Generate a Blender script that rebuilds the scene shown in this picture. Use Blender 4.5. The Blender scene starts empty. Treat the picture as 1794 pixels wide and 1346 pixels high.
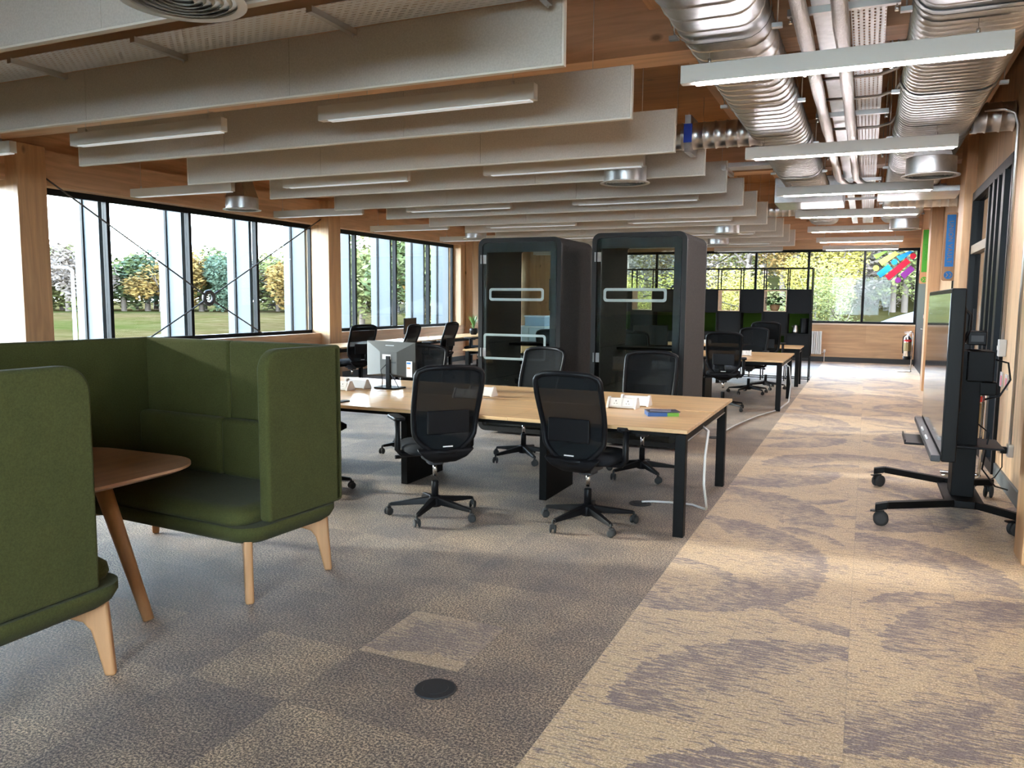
import bpy, bmesh, math, random
from mathutils import Vector, Matrix
random.seed(7)
R = math.radians
C = bpy.context.scene.collection
scene = bpy.context.scene

# ------------------------------------------------------------------ camera, world, sun, exposure
cam_d = bpy.data.cameras.new('camera')
cam = bpy.data.objects.new('camera', cam_d); C.objects.link(cam); scene.camera = cam
cam_d.sensor_fit = 'HORIZONTAL'; cam_d.sensor_width = 36; cam_d.lens = 1394.68/1794*36
cam_d.clip_start = .05; cam_d.clip_end = 1500
yaw, pitch, roll = R(23.9167), R(6.0408), R(.4751)
fw = Vector((-math.sin(yaw)*math.cos(pitch), math.cos(yaw)*math.cos(pitch), -math.sin(pitch)))
rt = Vector((math.cos(yaw), math.sin(yaw), 0)); up = rt.cross(fw)
r2 = rt*math.cos(roll)+up*math.sin(roll); u2 = -rt*math.sin(roll)+up*math.cos(roll)
m3 = Matrix((r2, u2, -fw)).transposed()
cam.matrix_world = Matrix.Translation((0, 0, 1.56)) @ m3.to_4x4()

scene.view_settings.view_transform = 'Standard'; scene.view_settings.look = 'None'
scene.view_settings.gamma = 1; scene.view_settings.use_curve_mapping = False
scene.view_settings.exposure = 2.28
scene.cycles.max_bounces = 8; scene.cycles.transparent_max_bounces = 24
scene.cycles.diffuse_bounces = 5; scene.cycles.glossy_bounces = 4
scene.cycles.sample_clamp_indirect = 6; scene.cycles.caustics_reflective = False; scene.cycles.caustics_refractive = False
scene.cycles.use_denoising = True; scene.cycles.blur_glossy = 1.0

w = bpy.data.worlds.new('sky'); scene.world = w; w.use_nodes = True
nt = w.node_tree; bg = nt.nodes['Background']
geo = nt.nodes.new('ShaderNodeTexCoord'); sep = nt.nodes.new('ShaderNodeSeparateXYZ')
rmp = nt.nodes.new('ShaderNodeValToRGB')
nt.links.new(geo.outputs['Generated'], sep.inputs[0]); nt.links.new(sep.outputs['Z'], rmp.inputs[0])
e = rmp.color_ramp.elements; e[0].position = 0; e[0].color = (.80, .90, 1, 1); e[1].position = .75; e[1].color = (.10, .17, .30, 1)
e2 = rmp.color_ramp.elements.new(.22); e2.color = (.74, .86, 1, 1)
nt.links.new(rmp.outputs[0], bg.inputs[0]); bg.inputs[1].default_value = 9.4

sd = bpy.data.lights.new('sun', 'SUN'); sd.energy = 1.6; sd.angle = R(3.5); sd.color = (1, .90, .76)
sun = bpy.data.objects.new('sun', sd); C.objects.link(sun)
sun.rotation_euler = Vector((1, .21, -.25)).to_track_quat('-Z', 'Y').to_euler()

# ------------------------------------------------------------------ materials
def mat(name, col=(.5, .5, .5), rough=.5, metal=0, spec=.5, **k):
    m = bpy.data.materials.new(name); m.use_nodes = True
    b = m.node_tree.nodes['Principled BSDF']
    b.inputs['Base Color'].default_value = (*col, 1); b.inputs['Roughness'].default_value = rough
    b.inputs['Metallic'].default_value = metal; b.inputs['Specular IOR Level'].default_value = spec
    for kk, v in k.items(): b.inputs[kk.replace('_', ' ')].default_value = v
    return m
def N(m, t, **k):
    n = m.node_tree.nodes.new('ShaderNode'+t)
    for kk, v in k.items(): setattr(n, kk, v)
    return n
def L(m, a, b): m.node_tree.links.new(a, b)
def bsdf(m): return m.node_tree.nodes['Principled BSDF']
def coords(m, scale=(1, 1, 1), kind='Object', loc=(0, 0, 0), rot=(0, 0, 0)):
    t = N(m, 'TexCoord'); mp = N(m, 'Mapping'); L(m, t.outputs[kind], mp.inputs[0])
    mp.inputs['Scale'].default_value = scale; mp.inputs['Location'].default_value = loc; mp.inputs['Rotation'].default_value = rot
    return mp.outputs[0]
def noise(m, vec, scale, detail=3, rough=.5, dist=0):
    n = N(m, 'TexNoise'); L(m, vec, n.inputs['Vector']); n.inputs['Scale'].default_value = scale
    n.inputs['Detail'].default_value = detail; n.inputs['Roughness'].default_value = rough; n.inputs['Distortion'].default_value = dist
    return n.outputs['Fac']
def ramp(m, fac, stops):
    r = N(m, 'ValToRGB'); L(m, fac, r.inputs[0]); el = r.color_ramp.elements
    while len(el) < len(stops): el.new(.5)
    for q, (p, c) in zip(el, stops): q.position = p; q.color = (*c, 1) if len(c) == 3 else c
    return r.outputs[0]
def mix(m, f, a, b, typ='MIX'):
    n = N(m, 'Mix', data_type='RGBA', blend_type=typ)
    for s, i in ((f, 0), (a, 6), (b, 7)):
        if isinstance(s, (int, float)): n.inputs[i].default_value = s
        elif isinstance(s, tuple): n.inputs[i].default_value = (*s, 1)
        else: L(m, s, n.inputs[i])
    return n.outputs[2]
def math_(m, op, a, b=0, c=0):
    n = N(m, 'Math', operation=op)
    for i, s in enumerate((a, b, c)):
        if isinstance(s, (int, float)): n.inputs[i].default_value = s
        else: L(m, s, n.inputs[i])
    return n.outputs[0]
def bump(m, h, st=.3, d=.01):
    n = N(m, 'Bump'); n.inputs['Strength'].default_value = st; n.inputs['Distance'].default_value = d
    L(m, h, n.inputs['Height']); L(m, n.outputs[0], bsdf(m).inputs['Normal'])

def wood(name, base, axis, rough=.5, knots=True, lam=.0):
    m = mat(name, base, rough)
    s = [9, 9, 9]; s['xyz'.index(axis)] = .7
    v = coords(m, tuple(s))
    g = noise(m, v, 1.6, 5, .6, .6)
    d = tuple(c*.78 for c in base); l = tuple(min(1, c*1.14) for c in base)
    col = ramp(m, g, [(.3, d), (.7, l)])
    s2 = [7, 7, 7]; s2['xyz'.index(axis)] = .35
    if lam:   # glued lamellae: boards about lam metres wide, each of a slightly different tone
        v2 = coords(m, tuple(1/lam if i != 'xyz'.index(axis) else .25 for i in range(3)))
        sn = N(m, 'VectorMath', operation='FLOOR'); L(m, v2, sn.inputs[0])
        wn = N(m, 'TexWhiteNoise'); L(m, sn.outputs[0], wn.inputs[0])
        col = mix(m, .8, col, ramp(m, wn.outputs[0], [(0, (.86, .84, .82)), (1, (1.0, 1.0, 1.0))]), 'MULTIPLY')
    if knots:
        s3 = [1.6]*3; s3['xyz'.index(axis)] = .9
        vo = N(m, 'TexVoronoi'); L(m, coords(m, tuple(s3)), vo.inputs['Vector']); vo.inputs['Scale'].default_value = 1.6
        k = ramp(m, vo.outputs['Distance'], [(.035, (1, 1, 1)), (.09, (0, 0, 0))])
        col = mix(m, k, col, tuple(c*.38 for c in base))
    L(m, col, bsdf(m).inputs['Base Color'])
    bump(m, g, .12, .004)
    return m
GLU = (.70, .44, .27)
W_X = wood('timber_along_x', GLU, 'x', lam=.12); W_Y = wood('timber_along_y', GLU, 'y', lam=.12); W_Z = wood('timber_upright', (.62, .37, .19), 'z', lam=.09)
W_DECK = wood('timber_deck', (.40, .19, .07), 'x', lam=.6)
W_PANEL = wood('timber_wall_panel', (.60, .37, .20), 'x', lam=.5)
W_PANELZ = wood('timber_wall_upright', (.66, .44, .26), 'z', lam=.3)
OAK = wood('oak_desk_top', (.66, .42, .21), 'x', .28, knots=False)
OAKT = wood('oak_table_top', (.36, .20, .115), 'y', .4, knots=False)
OAKL = wood('oak_leg', (.43, .225, .10), 'z', .45, knots=False)
BIRCH = wood('pale_plywood', (.70, .52, .36), 'x', .5, knots=False)

BLACK = mat('black_powder_coat', (.004, .004, .004), .5, spec=.12)
BLACKP = mat('black_plastic', (.006, .006, .007), .45, spec=.15)
BFAB = mat('black_fabric', (.010, .011, .013), .95, spec=.2)
DGREY = mat('dark_grey_plastic', (.05, .052, .056), .45, spec=.22)
FRAME = mat('black_window_frame', (.007, .008, .009), .45, spec=.12)
SKIRT = mat('black_skirting', (.02, .02, .022), .5)
WHITE = mat('white_plastic', (.75, .73, .70), .35)
WPAINT = mat('white_enamel', (.72, .71, .69), .4)
GRILLE = mat('white_louvre', (.55, .55, .53), .4)
CHROME = mat('chrome', (.75, .75, .75), .12, 1)
STEEL = mat('brushed_steel', (.55, .55, .55), .3, 1)
RED = mat('red_label', (.6, .03, .03), .5)
RUBBER = mat('dark_rubber', (.02, .02, .02), .8)
FLOORBOX = mat('black_floor_box', (.018, .018, .019), .6)
CABLEW = mat('white_cable', (.55, .55, .53), .5)
PAPER = mat('white_paper', (.8, .8, .78), .8)
MCARD = mat('mauve_card', (.03, .03, .05), .5); BLUEC = mat('blue_card', (.015, .07, .22), .4); GREENC = mat('green_card', (.12, .30, .03), .4)
GREYC = mat('light_grey_cabinet', (.42, .47, .50), .5)
SIGNB = mat('sign_blue', (.0, .18, .55), .5); SIGNG = mat('sign_green', (.04, .30, .01), .5)
SIGNW = wood('sign_board', (.45, .24, .12), 'z', .6, knots=False)
SIGNT = mat('sign_letter', (.16, .22, .35), .6); SIGNT2 = mat('sign_letter_green', (.02, .2, .01), .6)
TERRA = mat('basket', (.32, .19, .10), .8)
LEAF = mat('leaf', (.025, .09, .02), .5); LEAF2 = mat('grass_leaf', (.06, .16, .03), .5)
GREENBOX = mat('green_box_lining', (.04, .085, .012), .9, spec=.1)
BOXBLK = mat('charcoal_box', (.009, .010, .0115), .8, spec=.15)
BAF = mat('baffle_felt', (.56, .53, .48), .95)
n_ = noise(BAF, coords(BAF), 90, 2); L(BAF, ramp(BAF, n_, [(.3, (.52, .49, .445)), (.7, (.60, .57, .52))]), bsdf(BAF).inputs['Base Color'])
LFIX = mat('light_housing', (.60, .58, .54), .45)
def emit(name, col, st):
    m = bpy.data.materials.new(name); m.use_nodes = True
    b = bsdf(m); b.inputs['Base Color'].default_value = (*col, 1); b.inputs['Emission Color'].default_value = (*col, 1); b.inputs['Emission Strength'].default_value = st
    return m
LON = emit('lit_diffuser', (1, .93, .96), 26.0)
LDIM = emit('dim_diffuser', (.80, .84, .88), .07)

GALV = mat('galvanised_steel', (.56, .57, .58), .3, 1)
vo = N(GALV, 'TexVoronoi'); L(GALV, coords(GALV), vo.inputs['Vector']); vo.inputs['Scale'].default_value = 25
sp = N(GALV, 'SeparateColor'); L(GALV, vo.outputs['Color'], sp.inputs[0])
L(GALV, ramp(GALV, sp.outputs[0], [(0, (.52, .53, .54)), (1, (.60, .61, .62))]), bsdf(GALV).inputs['Base Color'])
L(GALV, ramp(GALV, noise(GALV, coords(GALV), 6, 3), [(.3, (.30,)*3), (.7, (.38,)*3)]), bsdf(GALV).inputs['Roughness'])
FOIL = mat('foil_insulation', (.62, .60, .58), .34, 1)
bump(FOIL, noise(FOIL, coords(FOIL, (1, .4, 1)), 60, 4, .7), .9, .01)

def thin_glass(name, tint, refl=.9, base=.03):
    m = bpy.data.materials.new(name); m.use_nodes = True; t = m.node_tree
    for n in list(t.nodes): t.nodes.remove(n)
    o = t.nodes.new('ShaderNodeOutputMaterial'); mx = t.nodes.new('ShaderNodeMixShader')
    tr = t.nodes.new('ShaderNodeBsdfTransparent'); gl = t.nodes.new('ShaderNodeBsdfGlossy'); fr = t.nodes.new('ShaderNodeMath'); lw = t.nodes.new('ShaderNodeLayerWeight'); pw = t.nodes.new('ShaderNodeMath')
    tr.inputs[0].default_value = (*tint, 1); gl.inputs['Roughness'].default_value = .02; gl.inputs[0].default_value = (refl,)*3+(1,)
    lw.inputs[0].default_value = .5; pw.operation = 'POWER'; pw.inputs[1].default_value = 5; t.links.new(lw.outputs['Facing'], pw.inputs[0])
    fr.operation = 'MULTIPLY_ADD'; t.links.new(pw.outputs[0], fr.inputs[0]); fr.inputs[1].default_value = .95; fr.inputs[2].default_value = base
    t.links.new(fr.outputs[0], mx.inputs[0]); t.links.new(tr.outputs[0], mx.inputs[1]); t.links.new(gl.outputs[0], mx.inputs[2]); t.links.new(mx.outputs[0], o.inputs[0])
    return m
GLASS = thin_glass('window_glass', (.93, .97, .97), .9, .006)
POD_GLASS = thin_glass('booth_glass', (.82, .86, .84))
DARK_GLASS = thin_glass('partition_glass', (.6, .62, .62))
FROST = mat('frosted_vinyl', (.42, .50, .48), .7, Alpha=.6)
MESH = mat('chair_mesh', (.007, .008, .009), .85, spec=.15)
t_ = N(MESH, 'TexChecker'); t_.inputs['Scale'].default_value = 420; L(MESH, coords(MESH), t_.inputs['Vector'])
bsdf(MESH).inputs['Alpha'].default_value = .8

def sofa_mat():
    m = mat('moss_green_wool', (.05, .065, .02), 1.0, spec=.06, Sheen_Weight=.04, Sheen_Roughness=.5)
    g = noise(m, coords(m), 140, 2, .7); g2 = noise(m, coords(m), 9, 3)
    c = ramp(m, g, [(.3, (.039, .042, .014)), (.7, (.064, .067, .022))])
    L(m, mix(m, .25, c, ramp(m, g2, [(.3, (.039, .042, .014)), (.7, (.060, .063, .021))])), bsdf(m).inputs['Base Color'])
    bump(m, g, .25, .003); return m
SOFA = sofa_mat()
FELT = mat('booth_felt', (.09, .082, .075), .95)
n_ = noise(FELT, coords(FELT), 60, 3); L(FELT, ramp(FELT, n_, [(.3, (.040, .036, .033)), (.7, (.060, .054, .050))]), bsdf(FELT).inputs['Base Color'])
PODX = mat('booth_shell', (.012, .0115, .011), .5, spec=.25)
SCREEN = mat('screen_glass', (.02, .021, .023), .08, spec=1.0)

def carpet():
    m = mat('carpet_tiles', (.3, .25, .2), .65, spec=.45, Sheen_Weight=.15, Sheen_Roughness=.35)
    v = coords(m, loc=(0, -.34, 0))
    sx = N(m, 'SeparateXYZ'); L(m, v, sx.inputs[0]); X, Y = sx.outputs[0], sx.outputs[1]
    # tile id, local coordinates, random quarter turn
    def tile(sz, ox, oy):
        a = math_(m, 'DIVIDE', math_(m, 'ADD', X, ox), sz); b = math_(m, 'DIVIDE', math_(m, 'ADD', Y, oy), sz)
        fa, fb = math_(m, 'FLOOR', a), math_(m, 'FLOOR', b)
        cb = N(m, 'CombineXYZ'); L(m, fa, cb.inputs[0]); L(m, fb, cb.inputs[1])
        wn = N(m, 'TexWhiteNoise', noise_dimensions='2D'); L(m, cb.outputs[0], wn.inputs[0])
        sc = N(m, 'SeparateColor'); L(m, wn.outputs['Color'], sc.inputs[0])
        lx, ly = math_(m, 'SUBTRACT', a, fa), math_(m, 'SUBTRACT', b, fb)
        lx = math_(m, 'ABSOLUTE', math_(m, 'SUBTRACT', lx, math_(m, 'GREATER_THAN', sc.outputs[0], .5)))
        ly = math_(m, 'ABSOLUTE', math_(m, 'SUBTRACT', ly, math_(m, 'GREATER_THAN', sc.outputs[1], .5)))
        return lx, ly, sc.outputs
    lx, ly, rnd = tile(.5, 0, 0)
    kx, ky, rn2 = tile(1.0, 0, .5)
    fine = noise(m, v, 105, 3, .85)
    fine2 = noise(m, v, 420, 1, .5)
    mid = noise(m, v, 3.0, 3, .55)
    big = noise(m, v, .8, 2, .5)
    # strokes: fine stretched noise, its direction differing from tile to tile
    def strokes(ang, a_, b_): return noise(m, coords(m, (a_, b_, 1), rot=(0, 0, ang)), 1.0, 2, .6)
    s1 = strokes(R(20), 13, 95); s2 = strokes(R(-24), 11, 85); s3 = strokes(R(63), 5, 80)
    gt = lambda x, t: math_(m, 'GREATER_THAN', x, t)
    def arc(x, y, cx_, cy_, r_, fall):   # dense along the arc's edge, fading inwards
        d = math_(m, 'SQRT', math_(m, 'ADD', math_(m, 'POWER', math_(m, 'SUBTRACT', x, cx_), 2), math_(m, 'POWER', math_(m, 'SUBTRACT', y, cy_), 2)))
        d = math_(m, 'ADD', d, math_(m, 'MULTIPLY', math_(m, 'SUBTRACT', noise(m, coords(m, (7, 22, 1), rot=(0, 0, R(20))), 1.0, 3, .6), .5), .22))
        e_ = math_(m, 'SUBTRACT', r_, d)
        return math_(m, 'MULTIPLY', math_(m, 'MAXIMUM', math_(m, 'SUBTRACT', 1, math_(m, 'MULTIPLY', e_, fall)), 0), gt(e_, 0))
    wedge = gt(math_(m, 'ADD', kx, math_(m, 'MULTIPLY', ky, .55)), .52)
    D1 = math_(m, 'MULTIPLY', arc(kx, ky, 0, .1, .86, 2.0), wedge)
    D2 = math_(m, 'MULTIPLY', math_(m, 'MULTIPLY', arc(lx, ly, 1, -.1, .92, 2.4), gt(math_(m, 'SUBTRACT', ly, math_(m, 'MULTIPLY', lx, .5)), .1)), gt(rnd[2], .55))
    D3 = math_(m, 'MULTIPLY', math_(m, 'MULTIPLY', arc(ky, kx, .2, -.2, .75, 3.0), gt(ky, .35)), gt(rn2[2], .5))
    patch = noise(m, v, 3.4, 3, .6)
    D = math_(m, 'MAXIMUM', math_(m, 'MAXIMUM', D1, D2), D3)
    D = math_(m, 'ADD', D, math_(m, 'MULTIPLY', math_(m, 'SUBTRACT', patch, .5), 2.0))
    st = mix(m, gt(rn2[0], .5), s1, s2)
    thr = math_(m, 'SUBTRACT', .585, math_(m, 'MULTIPLY', D, .17))
    hh = math_(m, 'MULTIPLY', math_(m, 'SUBTRACT', st, thr), 22); hh = math_(m, 'MINIMUM', math_(m, 'MAXIMUM', hh, 0), 1)
    beige = ramp(m, fine, [(.38, (.33, .215, .11)), (.5, (.56, .40, .235)), (.62, (.82, .65, .44))])
    mauve = ramp(m, fine, [(.38, (.095, .065, .075)), (.62, (.25, .19, .19))])
    soft = math_(m, 'MINIMUM', math_(m, 'MAXIMUM', D, 0), 1)
    lit = mix(m, math_(m, 'MULTIPLY', soft, .25), beige, (.27, .21, .20))
    lit = mix(m, math_(m, 'MULTIPLY', hh, .85), lit, mauve)
    lit = mix(m, math_(m, 'MULTIPLY', gt(s3, .62), .6), lit, (.22, .16, .13))
    lit = mix(m, .6, lit, ramp(m, rnd[1], [(0, (.90, .88, .90)), (1, (1.06, 1.03, .98))]), 'MULTIPLY')
    dark = ramp(m, fine, [(.42, (.045, .027, .021)), (.50, (.15, .108, .076)), (.58, (.54, .41, .285))])
    dk = ramp(m, mid, [(.35, (.62, .60, .64)), (.65, (1.22, 1.18, 1.08))])
    dark = mix(m, .8, dark, dk, 'MULTIPLY')
    tone = mix(m, 1, dark, ramp(m, rnd[2], [(0, (.74, .72, .76)), (1, (1.18, 1.16, 1.10))]), 'MULTIPLY')
    # one pale hatched tile set into the dark field, as in the photo
    in1 = math_(m, 'MULTIPLY', math_(m, 'MULTIPLY', gt(X, -2.0), math_(m, 'LESS_THAN', X, -1.5)), math_(m, 'MULTIPLY', gt(Y, 2.5), math_(m, 'LESS_THAN', Y, 3.0)))
    edge = gt(X, -1.0)
    col = mix(m, math_(m, 'MAXIMUM', edge, math_(m, 'MULTIPLY', in1, .55)), tone, lit)
    # seams
    ax = math_(m, 'ABSOLUTE', math_(m, 'SUBTRACT', lx, .5)); ay = math_(m, 'ABSOLUTE', math_(m, 'SUBTRACT', ly, .5))
    seam = math_(m, 'GREATER_THAN', math_(m, 'MAXIMUM', ax, ay), .495)
    col = mix(m, math_(m, 'MULTIPLY', seam, .22), col, (.10, .08, .07))
    L(m, col, bsdf(m).inputs['Base Color'])
    bump(m, math_(m, 'ADD', fine, math_(m, 'MULTIPLY', fine2, .5)), .5, .006)
    return m
CARPET = carpet()

def tray_mat(axis):
    m = mat('perforated_tray_'+axis, (.72, .73, .74), .45, .6)
    v = coords(m, rot=(0, 0, 0 if axis == 'x' else R(90)))
    b = N(m, 'TexBrick'); L(m, v, b.inputs[0]); b.inputs['Scale'].default_value = 1
    b.inputs['Brick Width'].default_value = .06; b.inputs['Row Height'].default_value = .032; b.inputs['Mortar Size'].default_value = .0105; b.inputs['Mortar Smooth'].default_value = .0
    b.offset = .5
    L(m, b.outputs['Fac'], bsdf(m).inputs['Alpha']); return m
TRAYX, TRAYY = tray_mat('x'), tray_mat('y')

# ------------------------------------------------------------------ mesh builder
class MB:
    def __init__(s): s.v = []; s.f = []; s.sm = []
    def add(s, vs, fs, M=None, smooth=False):
        o = len(s.v); s.v += [tuple(M @ Vector(p)) if M else tuple(p) for p in vs]
        s.f += [tuple(i+o for i in f) for f in fs]; s.sm += [smooth]*len(fs); return s
    def box(s, x0, x1, y0, y1, z0, z1, M=None):
        vs = [(x, y, z) for z in (z0, z1) for x, y in ((x0, y0), (x1, y0), (x1, y1), (x0, y1))]
        return s.add(vs, [(3, 2, 1, 0), (4, 5, 6, 7), (0, 1, 5, 4), (1, 2, 6, 5), (2, 3, 7, 6), (3, 0, 4, 7)], M)
    def prism(s, poly, z0, z1, M=None, smooth=False):   # polygon in xy extruded in z
        n = len(poly); vs = [(x, y, z0) for x, y in poly]+[(x, y, z1) for x, y in poly]
        s.add(vs, [tuple(range(n))[::-1], tuple(range(n, 2*n))], M)
        o = len(s.v)-2*n; s.f += [(o+i, o+(i+1) % n, o+n+(i+1) % n, o+n+i) for i in range(n)]; s.sm += [smooth]*n; return s
    def lathe(s, prof, M=None, n=24, cap=True):  # prof [(r,z)]
        vs = [(r*math.cos(2*math.pi*i/n), r*math.sin(2*math.pi*i/n), z) for r, z in prof for i in range(n)]
        fs = [(k*n+i, k*n+(i+1) % n, (k+1)*n+(i+1) % n, (k+1)*n+i) for k in range(len(prof)-1) for i in range(n)]
        s.add(vs, fs, M, True)
        if cap:
            o = len(s.v)-len(vs); m_ = len(prof)-1
            s.f += [tuple(o+i for i in range(n))[::-1], tuple(o+m_*n+i for i in range(n))]; s.sm += [False, False]
        return s
    def tube(s, pts, r, n=10, closed=False, M=None, flat=1.0, upv=None):
        pts = [Vector(p) for p in pts]; rr = r if isinstance(r, (list, tuple)) else [r]*len(pts); k = len(pts)
        rings = []; prev = None
        for i, p in enumerate(pts):
            a = pts[(i-1) % k] if (closed or i > 0) else p; b = pts[(i+1) % k] if (closed or i < k-1) else p
            t = (b-a).normalized()
            if upv: u = Vector(upv)
            elif prev is None: u = Vector((0, 0, 1)) if abs(t.z) < .9 else Vector((0, 1, 0))
            else: u = prev
            u = (u-t*u.dot(t)).normalized(); prev = u; sd_ = t.cross(u)
            rings.append([tuple(p+(u*math.cos(2*math.pi*j/n)*flat+sd_*math.sin(2*math.pi*j/n))*rr[i]) for j in range(n)])
        vs = [q for g in rings for q in g]; m_ = k if closed else k-1
        fs = [(a*n+j, a*n+(j+1) % n, ((a+1) % k)*n+(j+1) % n, ((a+1) % k)*n+j) for a in range(m_) for j in range(n)]
        s.add(vs, fs, M, True)
        if not closed:
            o = len(s.v)-len(vs); s.f += [tuple(o+j for j in range(n))[::-1], tuple(o+(k-1)*n+j for j in range(n))]; s.sm += [False, False]
        return s
    def build(s, name, m, parent=None, bevel=0, seg=2, loc=None):
        me = bpy.data.meshes.new(name); me.from_pydata(s.v, [], s.f); me.validate()
        bm = bmesh.new(); bm.from_mesh(me); bmesh.ops.recalc_face_normals(bm, faces=bm.faces); bm.to_mesh(me); bm.free()
        if len(s.sm) == len(me.polygons): me.polygons.foreach_set('use_smooth', s.sm)
        me.materials.append(m); o = bpy.data.objects.new(name, me); C.objects.link(o)
        if parent: o.parent = parent
        if loc: o.location = loc
        if bevel:
            b = o.modifiers.new('bevel', 'BEVEL'); b.width = bevel; b.segments = seg; b.limit_method = 'ANGLE'; b.angle_limit = R(40)
            for p in me.polygons: p.use_smooth = True
            wn = o.modifiers.new('wn', 'WEIGHTED_NORMAL'); wn.keep_sharp = True
        return o
def tag(o, label=None, cat=None, group=None, kind=None):
    if label: o['label'] = label
    if cat: o['category'] = cat
    if group: o['group'] = group
    if kind: o['kind'] = kind
    return o
def empty(name, loc=(0, 0, 0), rz=0, label=None, cat=None, group=None, kind=None, parent=None):
    o = bpy.data.objects.new(name, None); C.objects.link(o); o.location = loc; o.rotation_euler = (0, 0, rz); o.empty_display_size = .1
    if parent: o.parent = parent
    return tag(o, label, cat, group, kind)
def kids(o): return [c for c in bpy.data.objects if c.parent == o]
def copy_tree(o, parent=None):
    c = o.copy(); C.objects.link(c)
    if parent: c.parent = parent
    for ch in kids(o): copy_tree(ch, c)
    return c
def box(name, m, a, b, parent=None, bevel=0):
    return MB().box(a[0], b[0], a[1], b[1], a[2], b[2]).build(name, m, parent, bevel)
def T(x, y, z, rz=0, rx=0, ry=0): return Matrix.Translation((x, y, z)) @ Matrix.Rotation(rz, 4, 'Z') @ Matrix.Rotation(ry, 4, 'Y') @ Matrix.Rotation(rx, 4, 'X')
def rrect(w, h, r, n=6, cx=0, cy=0):   # rounded rectangle outline, w and h full sizes
    p = []
    for sx, sy, a0 in ((1, 1, 0), (-1, 1, 90), (-1, -1, 180), (1, -1, 270)):
        for k in range(n+1):
            a = R(a0+90*k/n); p.append((cx+sx*(w/2-r)+r*math.cos(a), cy+sy*(h/2-r)+r*math.sin(a)))
    return p
ORD = ['nearest', 'second', 'third', 'fourth', 'fifth', 'sixth', 'seventh', 'eighth', 'ninth', 'tenth', 'eleventh', 'twelfth', 'thirteenth', 'fourteenth', 'fifteenth', 'sixteenth', 'seventeenth']
def S(o): return tag(o, kind='structure')

# ------------------------------------------------------------------ room shell
ZC = 4.05
S(box('floor', CARPET, (-9.9, -2.5, -.2), (3.2, 22.9, 0)))
S(box('ceiling', W_DECK, (-9.9, -2.5, ZC), (1.5, 22.9, ZC+.2)))
# left wall
wl = empty('wall_left', kind='structure')
box('wall_base', W_Y, (-9.95, -2.5, 0), (-9.45, 22.9, .90), wl)
box('edge_beam', W_Y, (-9.95, -2.5, 2.93), (-9.45, 22.9, 3.36), wl)
box('upper_panel', W_Y, (-9.95, -2.5, 3.36), (-9.70, 22.9, ZC), wl)
box('end_panel', W_PANELZ, (-9.95, 18.30, .90), (-9.45, 22.9, 2.93), wl)
box('sun_block_panel', W_PANELZ, (-9.95, -2.5, .90), (-9.45, 2.3, 2.93), wl)  # unseen infill added in place of glazing, keeps sun off the sofa seat
COLY = (.42, 6.39, 12.35, 18.32)
for i, y in enumerate(COLY): S(box('trim_%d' % (i+1), W_Z, (-9.75, y, 0), (-9.24, y+.37, 3.36), bevel=.006))
S(box('trim_5', W_Z, (-9.75, 18.05, .9), (-9.45, 18.33, 2.93)))
S(box('baseboard_left', SKIRT, (-9.45, -2.5, 0), (-9.43, 22.6, .12)))
def window_left(idx, y0, ys, y1):
    w_ = empty('window_%d' % idx, (-9.68, 0, 0), kind='structure')
    X0, X1 = -.04, .03
    b = MB(); b.box(X0, X1, y0, y1, .90, .96); b.box(X0, X1, y0, y1, 2.85, 2.93); b.box(X0, X1, y0, y0+.05, .96, 2.85); b.box(X0, X1, y1-.05, y1, .96, 2.85)
    b.build('window_frame', FRAME, w_)
    ed = [y0]+ys+[y1]
    for y in ys: MB().box(X0, X1+.02, y-.028, y+.028, .96, 2.85).build('mullion', FRAME, w_)
    for a, c in zip(ed[:-1], ed[1:]): MB().box(-.008, .0, a+.028, c-.028, .96, 2.85).build('pane', GLASS, w_)
window_left(1, 2.3, [3.5, 4.97], 6.45)
window_left(2, 6.45, [7.93, 9.39, 10.87], 12.38)
window_left(3, 12.38, [13.77, 15.31, 16.78], 18.03)
FIN = mat('facade_fin', (.050, .064, .075), .5, .0)
for i, y in enumerate([3.5, 4.97, 6.45, 7.93, 9.39, 10.87, 12.36, 13.77, 15.31, 16.78, 18.03]):
    f = empty('facade_fin', (-9.72, y, 0), label='%s pale metal blade fin outside the left windows, counted from the camera' % ORD[i], cat='fin', group='facade fins outside the left windows')
    MB().box(-.36, -.06, -.035, .035, .4, 3.2).build('inner_blade', FIN, f); MB().box(-.40, -.36, -.055, .055, .4, 3.2).build('joint_strip', FRAME, f); MB().box(-.56, -.40, -.035, .035, .4, 3.2).build('outer_blade', FIN, f)
# back wall
YB = 22.6
wb = empty('wall_back', kind='structure')
box('lower_panel', W_PANEL, (-9.9, YB, 0), (1.5, YB+.3, 1.0), wb)
box('upper_panel', W_PANEL, (-9.9, YB, 2.95), (1.5, YB+.3, ZC), wb)
box('left_panel', W_PANELZ, (-9.9, YB, 1.0), (-8.55, YB+.3, 2.95), wb)
box('right_panel', W_PANELZ, (1.14, YB, 1.0), (1.5, YB+.3, 2.95), wb)
S(box('baseboard_back', SKIRT, (-9.45, YB-.02, 0), (1.14, YB, .13)))
S(box('trim_6', BIRCH, (-8.55, YB-.03, .97), (1.14, YB+.12, 1.01)))
wn_ = empty('window_4', (0, YB+.14, 0), kind='structure')
b = MB(); b.box(-8.55, 1.14, -.03, .04, 1.01, 1.07); b.box(-8.55, 1.14, -.03, .04, 2.88, 2.95); b.box(-8.55, -8.49, -.03, .04, 1.07, 2.88); b.box(1.08, 1.14, -.03, .04, 1.07, 2.88); b.build('window_frame', FRAME, wn_)
ed = [-8.55, -7.15, -5.57, -4.2, -2.83, -1.48, -.12, 1.14]
for x in ed[1:-1]: MB().box(x-.03, x+.03, -.04, .04, 1.07, 2.88).build('mullion', FRAME, wn_)
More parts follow.
